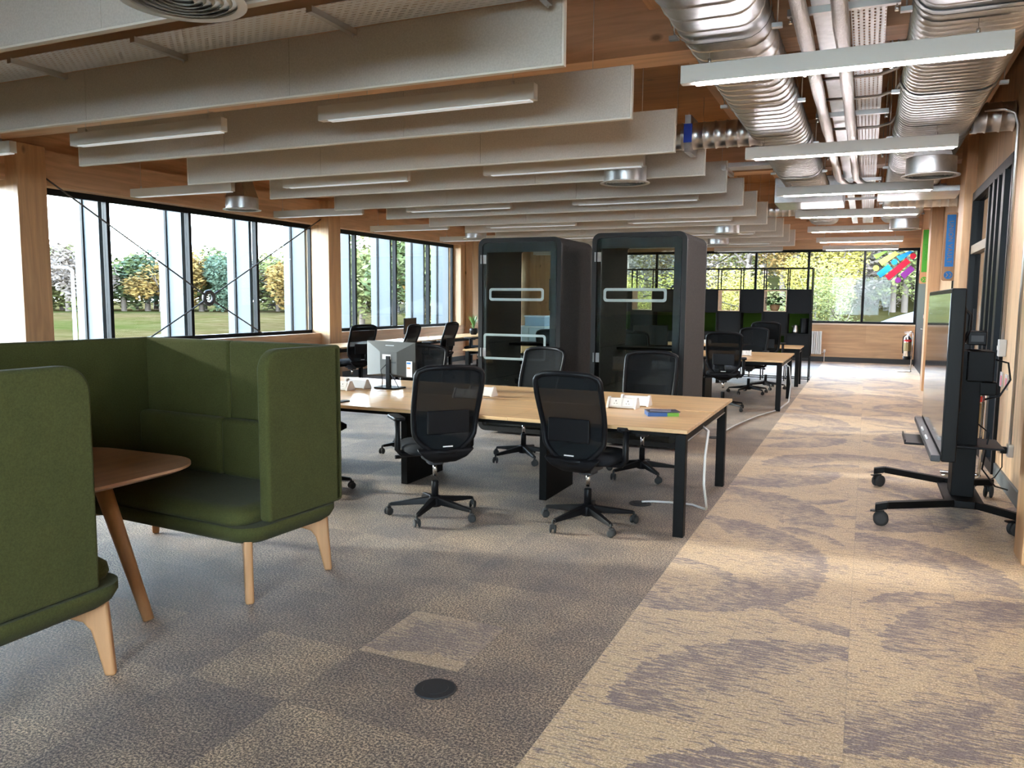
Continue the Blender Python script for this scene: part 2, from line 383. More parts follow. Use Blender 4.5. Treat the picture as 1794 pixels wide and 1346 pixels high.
for a, c in zip(ed[:-1], ed[1:]): MB().box(a+.03, c-.03, 0, .008, 1.07, 2.88).build('pane', GLASS, wn_)
# wall behind the camera and to its right
wq = empty('wall_rear', kind='structure')
box('lower_panel', W_PANEL, (-9.9, -2.6, 0), (3.2, -2.45, .9), wq); box('upper_panel', W_PANEL, (-9.9, -2.6, 2.93), (3.2, -2.45, ZC), wq)
wn6 = empty('window_6', (0, -2.52, 0), kind='structure')
box('left_panel', W_PANEL, (-9.9, -2.6, .9), (-1.87, -2.45, 2.93), wq)
for i in range(5, 8):
    x = -9.97+i*1.62
    MB().box(x-.03, x+.03, -.04, .04, .9, 2.93).build('mullion', FRAME, wn6)
    if i < 7: MB().box(x+.03, x+1.59, -.004, .004, .9, 2.93).build('pane', GLASS, wn6)
# right wall (x = 1.14) with glazed partition, doors
XR = 1.14
wr = empty('wall_right', kind='structure')
box('near_panel', W_PANELZ, (XR, -2.5, 0), (XR+.12, 8.36, ZC), wr)
box('glazing_header', W_PANELZ, (XR, 8.36, 2.90), (XR+.12, 11.36, ZC), wr)
box('middle_panel', W_PANELZ, (XR, 11.36, 0), (XR+.12, 19.2, ZC), wr)
box('far_header', W_PANELZ, (XR, 19.2, 2.35), (XR+.12, 22.2, ZC), wr)
box('far_panel', W_PANELZ, (XR, 22.2, 0), (XR+.12, YB+.1, ZC), wr)
S(box('wall_lobby', mat('dark_lobby_wall', (.10, .085, .075), .8), (3.0, 7, 0), (3.15, YB, ZC)))
S(box('ceiling_lobby', mat('dark_lobby_ceiling', (.10, .09, .085), .8), (XR+.12, 7, 3.1), (3.0, YB, 3.2)))
S(box('baseboard_right', mat('grey_skirting', (.10, .12, .13), .5), (XR-.02, -2.4, 0), (XR, 8.3, .12)))
S(box('trim_7', W_Z, (.92, 5.48, 0), (XR, 5.76, ZC), bevel=.006))
S(box('trim_8', W_Z, (1.02, 11.36, 0), (XR, 12.0, ZC), bevel=.006))
S(box('trim_9', W_Z, (.95, 15.9, 0), (XR, 16.4, ZC), bevel=.006))
wg = empty('window_5', (XR, 0, 0), kind='structure')
b = MB(); b.box(-.03, .1, 8.36, 11.36, 2.80, 2.90); b.box(-.03, .1, 8.36, 11.36, 0, .10); b.box(-.03, .1, 8.36, 8.42, .1, 2.8); b.box(-.03, .1, 11.28, 11.36, .1, 2.8); b.build('window_frame', FRAME, wg)
for a, c in ((8.72, 8.86), (9.10, 9.18), (9.40, 9.52)): MB().box(-.04, .1, a, c, .1, 2.8).build('mullion', FRAME, wg)
MB().box(-.02, .1, 9.95, 11.28, 2.16, 2.26).build('transom', mat('transom_beige', (.3, .26, .2), .5), wg)
MB().box(-.02, .06, 9.90, 9.97, .1, 2.8).build('door_jamb', FRAME, wg)
for a, c in ((8.42, 8.72), (8.86, 9.10), (9.18, 9.40), (9.52, 9.90), (9.97, 11.28)): MB().box(.03, .04, a, c, .1, 2.8).build('pane', DARK_GLASS, wg)
MB().box(-.035, -.01, 10.42, 10.46, .9, 1.5).build('pull_handle', BLACKP, wg)
def door(idx, y0, y1, h):
    d = empty('door_%d' % idx, (XR, 0, 0), kind='structure')
    b = MB(); b.box(-.03, .0, y0, y0+.07, 0, h); b.box(-.03, .0, y1-.07, y1, 0, h); b.box(-.03, .0, y0+.07, y1-.07, h-.07, h); b.build('door_frame', FRAME, d)
    box('door_leaf', BLACKP, (-.018, y0+.07, .01), (0, y1-.07, h-.07), d)
    MB().tube([(-.05, y0+.16, 1.0), (-.05, y0+.28, 1.0)], .01, 8).box(-.05, -.018, y0+.15, y0+.17, .99, 1.01).build('door_handle', STEEL, d)
door(1, 12.4, 13.4, 2.15)
door(2, 19.2, 22.2, 2.35)

# primary beams across, upper edges of the structure
for i, y in enumerate((.3, 6.08, 11.92, 17.75)): S(box('beam_%d' % (i+1), W_X, (-9.7, y, 3.40), (XR, y+.33, ZC), bevel=.004))
S(box('beam_5', W_X, (-9.7, YB-.12, 3.2), (XR, YB, ZC)))
for i, x in enumerate((-7.3, -4.4, -1.6, .95)): S(box('joist_%d' % (i+1), W_Y, (x, -2.4, 3.72), (x+.14, YB-.1, ZC)))

# steel X bracing in two windows
def bracing(cx, cy, cz, ends, label, plane):
    o = empty('wind_bracing', (cx, cy, cz), label=label, cat='bracing', group=None)
    ring = MB()
    pts = [(0, .095*math.cos(2*math.pi*i/28), .095*math.sin(2*math.pi*i/28)) if plane == 'yz' else (.095*math.cos(2*math.pi*i/28), 0, .095*math.sin(2*math.pi*i/28)) for i in range(28)]
    ring.tube(pts, .034, 8, True).build('ring_plate', mat('bracing_steel', (.10, .095, .095), .55, .6), o)
    for q in ends:
        v = Vector(q)-Vector((cx, cy, cz)); a = v.normalized()*.10
        MB().tube([a, a*2.3], .018, 8).tube([a*2.3, v], .011, 8).build('rod', bpy.data.materials['bracing_steel'], o)
bracing(-9.40, 9.5, 1.55, [(-9.40, 6.78, 3.06), (-9.40, 12.33, 3.02), (-9.40, 8.3, .95), (-9.40, 10.7, .95)], 'steel X-shaped wind bracing with round centre plate in front of nearest window', 'yz')
bracing(-5.0, 22.55, 1.9, [(-8.3, 22.55, 1.05), (-8.3, 22.55, 2.93), (-1.9, 22.55, 1.05), (-3.2, 22.55, 3.0)], 'steel rod bracing crossing the far window wall behind the booths', 'xz')

# ------------------------------------------------------------------ exterior
GROUND = mat('field_grass', (.3, .28, .15), 1.0, spec=.0)
g1 = noise(GROUND, coords(GROUND, (1, 1, 1)), .35, 5, .7); g2 = noise(GROUND, coords(GROUND), .03, 3)
cc = ramp(GROUND, g1, [(.3, (.030, .024, .007)), (.55, (.060, .042, .018)), (.75, (.085, .062, .03))])
L(GROUND, mix(GROUND, ramp(GROUND, g2, [(.45, (0, 0, 0)), (.65, (.55, .55, .55))]), cc, (.022, .034, .006)), bsdf(GROUND).inputs['Base Color'])
gb = MB(); nx, ny = 60, 60
def gz(x, y):
    z = -1.5
    if y > 30: z += (y-30)*.16*min(1, max(0, (x+.50*y)/(.12*y)))
    return z+.15*math.sin(x*.3)*math.cos(y*.23)
vs = [(-420+ (500/nx)*i, 26-60+(520/ny)*j, 0) for j in range(ny+1) for i in range(nx+1)]
vs = [(x, y, gz(x, y)) for x, y, z in vs]
gb.add(vs, [(j*(nx+1)+i, j*(nx+1)+i+1, (j+1)*(nx+1)+i+1, (j+1)*(nx+1)+i) for j in range(ny) for i in range(nx)], None, True)
S(gb.build('ground', GROUND))

def leafmat(name, c, c2):
    m = mat(name, c, .8, spec=.15)
    n = noise(m, coords(m), 1.3, 4, .6); L(m, ramp(m, n, [(.35, c), (.65, c2)]), bsdf(m).inputs['Base Color']); return m
LM = [leafmat('foliage_green', (0.048, 0.067, 0.025), (0.096, 0.115, 0.043)), leafmat('foliage_orange', (0.144, 0.081, 0.025), (0.202, 0.133, 0.038)), leafmat('foliage_blue_green', (0.033, 0.052, 0.033), (0.067, 0.091, 0.058)),
      leafmat('foliage_yellow', (0.217, 0.174, 0.032), (0.304, 0.254, 0.065)), leafmat('foliage_bare', (0.106, 0.081, 0.067), (0.162, 0.129, 0.106)), leafmat('foliage_olive', (0.106, 0.115, 0.038), (0.173, 0.173, 0.067))]
BARK = mat('bark', (.13, .10, .08), .9)
def crown(n, rx, rz, leaf, seed):
    rd = random.Random(seed); b = MB()
    bl = [(rd.uniform(-.55, .55)*rx, rd.uniform(-.55, .55)*rx, rd.uniform(-.5, .6)*rz, rd.uniform(.35, .6)) for _ in range(9)]
    for _ in range(n):
        x0, y0, z0, s = rd.choice(bl)
        d = Vector((rd.gauss(0, 1), rd.gauss(0, 1), rd.gauss(0, 1))).normalized()*(rd.random()**.35)*s
        p = Vector((x0+d.x*rx, y0+d.y*rx, z0+d.z*rz)); a = rd.uniform(0, 6.3)
        q1 = Vector((math.cos(a), math.sin(a), rd.uniform(-.6, .6))).normalized()*leaf*rd.uniform(.6, 1.3)
        q2 = Vector((rd.gauss(0, 1), rd.gauss(0, 1), rd.gauss(0, 1))).normalized()*leaf*rd.uniform(.5, 1)
        b.add([p-q1, p+q2*.7, p+q1, p-q2*.7], [(0, 1, 2, 3)])
    return b
def trunk(h, r, rd, top):
    b = MB(); b.tube([(0, 0, -1.0), (.05*h*.1, 0, h*.5), (0, .03*h, h)], [r, r*.75, r*.4], 7)
    for k in range(5):
        a = rd.uniform(0, 6.3); z = h*rd.uniform(.5, .95); l = top*rd.uniform(.4, .7)
        b.tube([(0, 0, z), (math.cos(a)*l*.5, math.sin(a)*l*.5, z+l*.5), (math.cos(a)*l*.75, math.sin(a)*l*.75, z+l)], [r*.4, r*.25, r*.08], 5)
    return b
rd = random.Random(3)
protos = []
for i in range(5):   # far trees, unit crown about 4 m radius
    c_ = crown(2600, 4.0, 4.8, .36, i).build('foliage', LM[i % 3]); t_ = trunk(5, .35, rd, 4).build('trunk', BARK)
    protos.append((c_.data, t_.data)); bpy.data.objects.remove(c_); bpy.data.objects.remove(t_)
def tree(x, y, z, s, sz, kind, pi, label, group, far=True, P=protos):
    t = empty('tree', (x, y, z), rd.uniform(0, 6.3), label, 'tree', group)
    f = bpy.data.objects.new('foliage', P[pi][0]); C.objects.link(f); f.parent = t; f.location = (0, 0, (4.4 if far else 4.2)*sz); f.scale = (s, s, sz)
    f.material_slots[0].link = 'OBJECT'; f.material_slots[0].material = LM[kind]
    k = bpy.data.objects.new('trunk', P[pi][1]); C.objects.link(k); k.parent = t; k.scale = (s, s, sz)
    return t
KN = ['green leafy', 'orange-brown autumn', 'blue-green', 'bright yellow', 'bare brownish', 'olive']
for i in range(64):
    az = R(22+44*((i//2)+.5*(i % 2))/32+rd.uniform(-.5, .5)); D = (188 if i % 2 else 206)+rd.uniform(-6, 6)
    kd = rd.choice([0, 0, 5, 1, 5, 2, 4]); s = rd.uniform(1.5, 2.1); sz = rd.uniform(1.15, 1.65)
    tree(-math.sin(az)*D, math.cos(az)*D, -1.6, s, sz, kd, i % 5, '%s tree in the far line beyond the field, seen through left windows' % KN[kd], 'distant %s trees beyond the field' % KN[kd])
for i, (az, D, s, kd) in enumerate([(51.5, 178, 1.5, 4), (43.4, 176, 1.3, 2), (39.5, 170, 1.35, 1), (36.8, 165, 1.2, 1), (34.6, 84, 1.0, 5), (31.2, 80, 1.25, 0), (29.0, 84, 1.2, 1), (32.6, 94, 1.4, 5), (27.2, 76, 1.1, 5), (36.2, 96, 1.2, 0)]):
    az = R(az); tree(-math.sin(az)*D, math.cos(az)*D, -1.6, s, s, kd, i % 5, 'taller %s tree before the far treeline, %s from the near end' % (KN[kd], ORD[i]), 'taller trees in front of the treeline')
near = []
for i in range(4):
    c_ = crown(5200, 3.2, 3.8, .12, 20+i).build('foliage', LM[3]); t_ = trunk(5, .18, rd, 4).build('trunk', BARK)
    near.append((c_.data, t_.data)); bpy.data.objects.remove(c_); bpy.data.objects.remove(t_)
k = 0
for row, (D, n) in enumerate(((15, 7), (22, 12), (30, 13), (40, 14), (54, 14))):
    for i in range(n):
        x = -16+ (D*.55+22)*(i+.5)/n + rd.uniform(-1, 1) if row else (-10.5, -8.2, -5.6, -3.9, -2.2, -1.2, .9)[i]
        y = YB+D+rd.uniform(-2, 2)
        if row == 0 and i == 6: y += 9
        kd = rd.choice([3, 3, 5, 3]) if row == 0 else rd.choice([5, 4, 3, 1, 0, 4, 2, 4]); 
        if row == 0 and i == 6: kd = 4
        s = (.50 if row == 0 else .85+.12*row)*rd.uniform(.85, 1.15); z0 = gz(x, y)-.3-(0.6 if row == 0 else 0)
        tree(x, y, z0, s, s*1.05, kd, k % 4, '%s tree on the bank outside the far window, row %s from the glass' % (KN[kd], ('closest', 'second', 'third', 'fourth', 'rearmost')[row]), '%s trees, %s row on the bank' % (KN[kd], ('closest', 'second', 'third', 'fourth', 'rearmost')[row]), P=near, far=False)
        k += 1
for i, (x, y, s_, kd) in enumerate([(1.2, 46, 1.0, 4), (3.6, 50, 1.3, 0), (6.0, 47, 1.1, 4), (-.8, 52, 1.2, 5), (2.4, 60, 1.7, 2), (6.2, 58, 1.6, 5), (9, 52, 1.3, 0), (-1.6, 43, .8, 3)]):
    tree(x, y, gz(x, y)-.5, s_, s_*1.15, kd, i % 4, '%s tree behind the pale rubble heap outside the far window' % KN[kd], '%s trees behind the rubble heap' % KN[kd], P=near, far=False)
# pale spoil heap outside the far window and a low earth mound in the field
def heap(name, cx, cy, z, rx, ry, h, m, seed):
    b = MB(); rr = random.Random(seed); n, q = 36, 10; vs = []
    for j in range(q+1):
        t = j/q
        for i in range(n):
            a = 2*math.pi*i/n; wob = 1+.12*math.sin(3*a+seed)+.07*math.sin(7*a)+rr.uniform(-.02, .02)
            vs.append((cx+rx*t*wob*math.cos(a), cy+ry*t*wob*math.sin(a), z+h*(1-t**1.3)*(1+.06*rr.uniform(-1, 1))))
    b.add(vs, [(j*n+i, j*n+(i+1) % n, (j+1)*n+(i+1) % n, (j+1)*n+i) for j in range(q) for i in range(n)], None, True); return b.build(name, m)
CHALK = mat('pale_rubble', (.30, .26, .23), .9)
bump(CHALK, noise(CHALK, coords(CHALK), 3, 6, .8), 1, .3)
tag(heap('spoil_heap', 3.6, 39.5, -.2, 5.6, 4, 1.75, CHALK, 2), 'pale heap of rubble outside the right end of the far window', 'heap')
MOUND = mat('earth_mound', (.05, .055, .03), .95); bump(MOUND, noise(MOUND, coords(MOUND), 2, 5, .8), 1, .2)
tag(heap('earth_mound', -31, 29, -1.6, 7, 4.5, 1.35, MOUND, 5), 'low dark earth mound in the field outside the nearest window', 'mound')
lp = empty('street_lamp', (-40, 30.5, -1.6), label='thin pale street lamp post standing in the field outside', cat='street lamp')
LP = mat('lamp_post_paint', (.55, .62, .68), .4)
MB().tube([(0, 0, 0), (0, 0, 4.6)], [.11, .07], 10).build('pole', LP, lp)
MB().tube([(0, 0, 4.6), (-.25, -.2, 4.72)], .05, 8).box(-1.0, -.2, -.36, -.14, 4.68, 4.80).build('lamp_head', LP, lp)

# ------------------------------------------------------------------ ceiling: baffles, lights, ducts
proto = empty('ceiling_baffle', (-4.56, 4.42, 2.9))
segs = [(-2.90, -.97), (-.97, .97), (.97, 2.90)]
b = MB()
for a, c in segs: b.box(a+.0015, c-.0015, -.02, .02, 0, .37)
b.build('felt_panel', BAF, proto, bevel=.003)
MB().box(-2.9, 2.9, -.0205, .0205, -.012, -.0002).box(-2.912, -2.9002, -.0205, .0205, -.012, .37).box(2.9002, 2.912, -.0205, .0205, -.012, .37).build('edge_trim', mat('white_edging', (.74, .70, .63), .7), proto)
for x in (-2.6, -.6, .6, 2.6): MB().tube([(x, 0, .37), (x, 0, 1.15)], .0025, 5).build('suspension_wire', STEEL, proto)
for k, i in enumerate(range(-1, 12)):
    o = proto if k == 0 else copy_tree(proto); o.location = (-4.56, 4.42+1.435*i, 2.9)
    tag(o, 'long off-white acoustic ceiling baffle, %s in the row from the camera' % ORD[k], 'baffle', 'acoustic baffles hanging from the ceiling')
def light_proto(m):
    p = empty('linear_light', (0, 0, 2.9)); h = .115
    MB().box(-.89, .89, -.035, .035, .006, h).build('housing', LFIX, p, bevel=.003)
    MB().box(-.80, .86, -.030, .030, -.002, .0055).build('diffuser', m, p)
    for x in (-.72, .72):
        s_ = MB().tube([(x, 0, h), (x, 0, h+.03)], .011, 8).tube([(x, 0, h+.03), (x, 0, 1.15)], .0022, 5).build('suspension_wire', STEEL, p)
    return p
pl, pd = light_proto(LON), light_proto(LDIM)
ul = ud = True
AIS = {'right': 'over the right aisle', 'a': 'over the desks', 'b': 'left of centre', 'c': 'by the left windows'}
for ci, (cx, on, key) in enumerate(((-.245, True, 'right'), (-3.01, False, 'a'), (-5.75, False, 'b'), (-8.35, False, 'c'))):
    for k in range(7):
        if key == 'b' and k == 6: continue
        src = pl if on else pd
        o = src if (ul if on else ud) else copy_tree(src)
        if on: ul = False
        else: ud = False
        o.location = (cx, 5.137+2.87*k, 2.9)
        tag(o, ('bright lit' if on else 'unlit-looking pale')+' linear pendant light %s, %s from the camera' % (AIS[key], ORD[k]), 'pendant light', 'linear pendant lights '+AIS[key])

def stad(wd, ht, n=10):   # flat-oval profile in xz
    r = ht/2; p = []
    for sx, a0 in ((1, -90), (-1, 90)):
        for k in range(n+1):
            a = R(a0+180*k/n); p.append((sx*(wd/2-r)+r*math.cos(a), r*math.sin(a)))
    return p
def duct(name, cx, cz, wd, ht, y0, y1, sp, label, step=None):
    o = empty(name, (cx, y0, cz), label=label, cat='duct')
    def run(ya, yb, wd, ht, sp):
        b = MB(); rings = []; y = ya
        while y < yb-1e-6:
            for dy, g in ((0, 0), (.003, 0), (sp-.018, 0), (sp-.015, 0), (sp-.0135, .006), (sp-.002, .006)): rings.append((y+dy, g))
            y += sp
        rings.append((y, 0)); vs = []; n = None
        for yy, g in rings:
            pr = stad(wd+2*g, ht+2*g); n = len(pr); vs += [(px, yy-y0, pz) for px, pz in pr]
        b.add(vs, [(k*n+j, k*n+(j+1) % n, (k+1)*n+(j+1) % n, (k+1)*n+j) for k in range(len(rings)-1) for j in range(n)], None, True)
        o2 = len(b.v)-len(vs); b.f += [tuple(o2+j for j in range(n)), tuple(o2+(len(rings)-1)*n+j for j in range(n))]; b.sm += [False, False]
        b.build('duct_run', GALV, o)
    for r_ in step: run(*r_)
    y = y0+.6
    while y < y1:   # joint collars with dark gasket
        pr = stad(wd+.03, ht+.03); b = MB(); n = len(pr)
        vs = [(px, y-y0+d, pz) for d in (0, .05) for px, pz in pr]
        b.add(vs, [(j, (j+1) % n, n+(j+1) % n, n+j) for j in range(n)], None, True); b.build('joint_collar', STEEL, o)
        pr = stad(wd+.034, ht+.034); b = MB(); vs = [(px, y-y0+d, pz) for d in (.05, .062) for px, pz in pr]
        b.add(vs, [(j, (j+1) % n, n+(j+1) % n, n+j) for j in range(n)], None, True); b.build('gasket', RUBBER, o)
        for sx in (-1, 1):
            MB().tube([(sx*(wd/2+.03), y-y0+.2, -.05), (sx*(wd/2+.03), y-y0+.2, ZC-cz)], .005, 6).box(sx*(wd/2+.03)-.03, sx*(wd/2+.03)+.03, y-y0+.18, y-y0+.22, -.075, -.05).build('hanger_rod', STEEL, o)
        y += 1.9
duct('supply_duct', -.875, 3.245, .55, .29, -1.4, 17.2, .15, 'left of the two flat oval ribbed metal ducts along the aisle ceiling', step=[(-1.4, 5.6, .54, .28, .20), (5.6, 9.2, .54, .28, .15), (9.2, 17.2, .55, .29, .09)])
duct('extract_duct', .475, 3.245, .66, .29, -1.4, 17.2, .15, 'right of the two flat oval ribbed metal ducts, nearer the right wall', step=[(-1.4, 4.6, .65, .28, .16), (4.6, 8.6, .65, .28, .09), (8.6, 17.2, .66, .29, .10)])
for nm, x, lab in (('insulated_pipe', -.455, 'left foil-wrapped pipe running between the two ceiling ducts'), ('insulated_pipe', -.235, 'right foil-wrapped pipe running between the two ceiling ducts')):
    pts = [(x, y, 3.27+.004*math.sin(y*3)) for y in [i*.5-1.4 for i in range(28)]]; pts += [(x+.1, 12.9, 3.27), (x+.55, 13.35, 3.27), (x+1.2, 13.5, 3.27)]
    o = MB().tube(pts, [.047+.004*((i*7) % 3-1) for i in range(len(pts))], 12).build(nm, FOIL); tag(o, lab, 'pipe')
t = empty('cable_tray', (0, 0, 3.36), label='perforated metal cable tray beside the foil pipes over the aisle', cat='cable tray')
MB().box(-.185, .015, -1.4, 20, 0, .003).build('tray_bed', TRAYY, t); MB().box(-.188, -.185, -1.4, 20, 0, .05).box(.015, .018, -1.4, 20, 0, .05).build('side_lip', STEEL, t)
t = empty('cable_trunking', (0, 0, 3.36), label='plain closed metal trunking between the two foil pipes', cat='trunking'); MB().box(-.40, -.30, -1.4, 20, 0, .05).build('trunking_body', GALV, t); MB().box(-.405, -.295, -1.4, 20, -.003, .0).build('trunking_cover', GALV, t)
for k, y in enumerate((2.9, 5.35, 6.6, 8.3, 10.5, 12.7, 15, 17.2)):
    o = empty('support_channel', (-.21, y, 3.30), label='metal strut channel crossing under the pipes and tray, %s from the camera' % ORD[k], cat='bracket', group='strut channels under the aisle pipes')
    MB().box(-.33, .30, -.02, .02, .0, .042).build('strut', STEEL, o)
    for x in (-.31, .28): MB().tube([(x, 0, -.03), (x, 0, ZC-3.30)], .005, 6).lathe([(.012, -.04), (.012, -.01)], T(x, 0, 0), 8).build('threaded_rod', CHROME, o)
for k, y in enumerate((6.9, 7.6, 8.9)):
    o = MB().tube([(-.5, y+.1, 3.33), (-.2, y+.05, 3.31), (0, y, 3.30), (.12, y-.1, 3.31), (.18, y-.25, 3.36), (.19, y-.3, 3.7)], .014, 8).build('conduit', STEEL)
    tag(o, 'bent steel conduit looping across the tray, %s from the camera' % ORD[k], 'conduit', 'bent conduits crossing the tray')
# tray above the baffles
t = empty('cable_tray', (0, 0, 3.22), label='perforated metal cable tray crossing above the two baffles nearest the camera', cat='cable tray')
MB().box(-9, -1.2, 3.88, 4.26, 0, .003).build('tray_bed', TRAYX, t); MB().box(-9, -1.2, 3.875, 3.88, 0, .05).box(-9, -1.2, 4.26, 4.265, 0, .05).build('side_lip', STEEL, t)
for x in (-6.6, -5.6, -4.4, -3.0, -1.7): MB().box(x-.02, x+.02, 3.86, 4.30, -.035, 0).tube([(x, 4.28, -.05), (x, 4.28, ZC-3.24)], .005, 6).build('support_strut', STEEL, t)
t = empty('cable_tray', (0, 0, 3.2), label='perforated metal cable tray crossing behind the round branch duct', cat='cable tray')
MB().box(-3.2, -1.1, 10.2, 10.5, 0, .003).build('tray_bed', TRAYX, t); MB().box(-3.2, -1.1, 10.195, 10.2, 0, .05).build('side_lip', STEEL, t); MB().box(-1.7, -1.65, 10.0, 10.7, -.05, 0).build('support_strut', STEEL, t)

def branch(x0, x1, y, z, r, label, damper=None):
    o = empty('branch_duct', (0, y, z), label=label, cat='duct')
    n = 20; b = MB(); prof = []; x = x0
    while x < x1: prof += [(r, x), (r, x+.09), (r+.006, x+.095), (r+.006, x+.105)]; x += .11
    b.lathe(prof, Matrix.Rotation(R(90), 4, 'Y'), n); b.build('duct_run', GALV, o)
    if damper:
        MB().box(damper-.03, damper+.03, -r-.04, r+.04, -r-.05, r+.05).build('damper_plate', GALV, o)
        MB().box(damper-.04+.005, damper+.045, -r-.06, -r-.04, -.09, .09).build('damper_handle', mat('blue_handle', (.01, .05, .45), .4), o)
branch(-3.0, -1.12, 8.3, 3.22, .13, 'round branch duct with blue damper handle left of the ribbed duct', -1.72)
branch(-3.0, -1.12, 15.18, 3.2, .12, 'round branch duct beyond, crossing above the far baffles')
branch(.15, 1.1, 13.6, 3.12, .13, 'round branch duct running to the right wall above the signs')
branch(.80, 1.13, 8.6, 3.25, .13, 'short round duct entering the right wall above the glazing')
o = MB().box(-1.35, -.4, 12.6, 13.6, 3.02, 3.39).build('plenum_box', GALV, bevel=.01); tag(o, 'large rectangular metal plenum under the left duct', 'duct box')
o = MB().box(.05, 1.05, 12.0, 12.9, 3.02, 3.10).build('flat_duct', GALV, bevel=.01); tag(o, 'flat metal duct crossing toward the right wall', 'duct')

def diffuser_proto():
    p = empty('air_diffuser', (0, 0, 2.8)); 
    MB().lathe([(.225, .01), (.225, .018), (.225, .165), (.225, .173), (.215, .175)], None, 40).build('drum', GALV, p)
    MB().lathe([(.10, .45), (.10, .62)], None, 24).add([(-.17, -.14, .176), (.17, -.14, .176), (.17, .14, .176), (-.17, .14, .176), (-.07, -.1, .5), (.07, -.1, .5), (.07, .1, .5), (-.07, .1, .5)], [(0, 1, 5, 4), (1, 2, 6, 5), (2, 3, 7, 6), (3, 0, 4, 7)]).build('neck', GALV, p)
    b = MB(); b.lathe([(.222, .012), (.262, .004), (.262, -.002), (.222, 0)], None, 40, False)
    b.build('rim', WPAINT, p)
    for r in (.19, .155, .12, .085, .05): MB().lathe([(r, -.002), (r+.022, .02), (r+.018, .022), (r-.002, .002)], None, 36, False).build('louvre_ring', GRILLE, p)
    return p
dp = diffuser_proto(); first = True
for (x, y, z, lab) in ((-2.70, 2.63, 2.8, 'round air diffuser nearest the camera, cut by the top of the photo'), (-2.42, 8.37, 2.8, 'round air diffuser hanging below the baffles above the right booth'), (-2.44, 15.2, 2.8, 'round air diffuser beyond the right booth, above the desk row'),
                       (-3.07, 18.05, 2.8, 'farthest round air diffuser before the far window'), (-8.2, 8.97, 2.8, 'round air diffuser beside the nearest left window'), (-7.6, 15.2, 2.83, 'round air diffuser left of the left booth top'),
                       (.5, 8.95, 2.8, 'large round air diffuser under the right duct, nearer one'), (.5, 15.2, 2.8, 'round air diffuser under the right duct, farther one beside green sign')):
    o = dp if first else copy_tree(dp); first = False
    o.location = (x, y, z); tag(o, lab, 'air diffuser', 'round air diffusers')

# ------------------------------------------------------------------ sofas and table
def sofa(loc, rz, label, link=False):
    s = empty('high_back_sofa', loc, rz, label, 'sofa')
    W = 1.62; h = W/2
    # base tub with rounded plan and belly
    b = MB(); prof = [(.0, .405), (.0, .37), (-.018, .335), (-.05, .312), (-.10, .305)]
    vs = []; pl_ = None
    for off, z in prof:
        pl_ = rrect(W+2*off, .72+2*off, .13+off*.5, 8, 0, -.015); vs += [(x, y, z) for x, y in pl_]
    n = len(pl_); b.add(vs, [(k*n+j, k*n+(j+1) % n, (k+1)*n+(j+1) % n, (k+1)*n+j) for k in range(len(prof)-1) for j in range(n)], None, True)
    b.f += [tuple(range(n)), tuple((len(prof)-1)*n+j for j in range(n))[::-1]]; b.sm += [False, False]; b.build('base', SOFA, s)
    # seat cushion
    b = MB(); prof = [(-.01, .409), (0, .43), (-.005, .462), (-.03, .485), (-.08, .495)]; vs = []
    for off, z in prof:
        pl_ = rrect(W-.14+2*off, .65+2*off, .10+off*.5, 8, 0, -.05); vs += [(x, y, z) for x, y in pl_]
    n = len(pl_); b.add(vs, [(k*n+j, k*n+(j+1) % n, (k+1)*n+(j+1) % n, (k+1)*n+j) for k in range(len(prof)-1) for j in range(n)], None, True)
    b.f += [tuple(range(n)), tuple((len(prof)-1)*n+j for j in range(n))[::-1]]; b.sm += [False, False]; b.build('seat_cushion', SOFA, s)
    # back panel in two upholstered halves, and lower back cushions
    for sx in (-1, 1):
        x0, x1 = sorted((sx*.001, sx*(h-.0)))
        MB().box(x0, x1, .27, .345, .409, 1.30).build('back_panel', SOFA, s, bevel=.022, seg=4)
        x0, x1 = sorted((sx*.002, sx*(h-.075)))
        MB().box(x0, x1, .185, .275, .49, .84).build('back_cushion', SOFA, s, bevel=.035, seg=4)
    for sx in (-1, 1):
        pr = [(-.23, .409), (.335, .409), (.335, 1.30)]
        if link and sx < 0: pr = [(-1.02, .409), (.335, .409), (.335, 1.30), (-1.02, 1.30)]
        for k in range(9):
            if link and sx < 0: break
            a = R(90+90*k/8); pr.append((-.23+.11+.11*math.cos(a), 1.19+.11*math.sin(a)))
        M = Matrix(((0, 0, 1, 0), (1, 0, 0, 0), (0, 1, 0, 0), (0, 0, 0, 1)))
        x0, x1 = sorted((sx*(h-.075), sx*h))
        MB().prism(pr, x0, x1, M).build('wing_panel', SOFA, s, bevel=.02, seg=4)
    # carved legs turned to the middle
    pr = [(0, 0), (.042, 0), (.072, .14), (.088, .20), (.115, .238), (.16, .255), (.36, .262), (.40, .33), (.04, .375), (.022, .35)]
    for sx, sy in ((1, -1), (-1, -1), (1, 1), (-1, 1)):
        a = math.atan2(-sy*.8, -sx*1.0)
        M = Matrix.Translation((sx*(h-.055), -.325 if sy < 0 else .30, 0)) @ Matrix.Rotation(a, 4, 'Z') @ Matrix(((1, 0, 0, 0), (0, 0, -1, 0), (0, 1, 0, 0), (0, 0, 0, 1)))
        MB().prism(pr, -.022, .022, M).build('leg', OAKL, s, bevel=.012, seg=3)
    return s
sofa((-3.53, 3.42, 0), R(-4), 'moss green high-back sofa facing the camera, farther side of the small table', True)
sofa((-3.53, 1.905, 0), math.pi, 'moss green high-back sofa at the left edge, its wing side toward the camera')
t = empty('meeting_table', (-3.5, 2.6, 0), label='small brown wood table with rounded corners between the green sofas', cat='table')
b = MB(); vs = []; prof = [(0, .735), (0, .722), (-.035, .705)]
for off, z in prof: pl_ = rrect(.98+2*off, .88+2*off, .26+off*.5, 10); vs += [(x, y, z) for x, y in pl_]
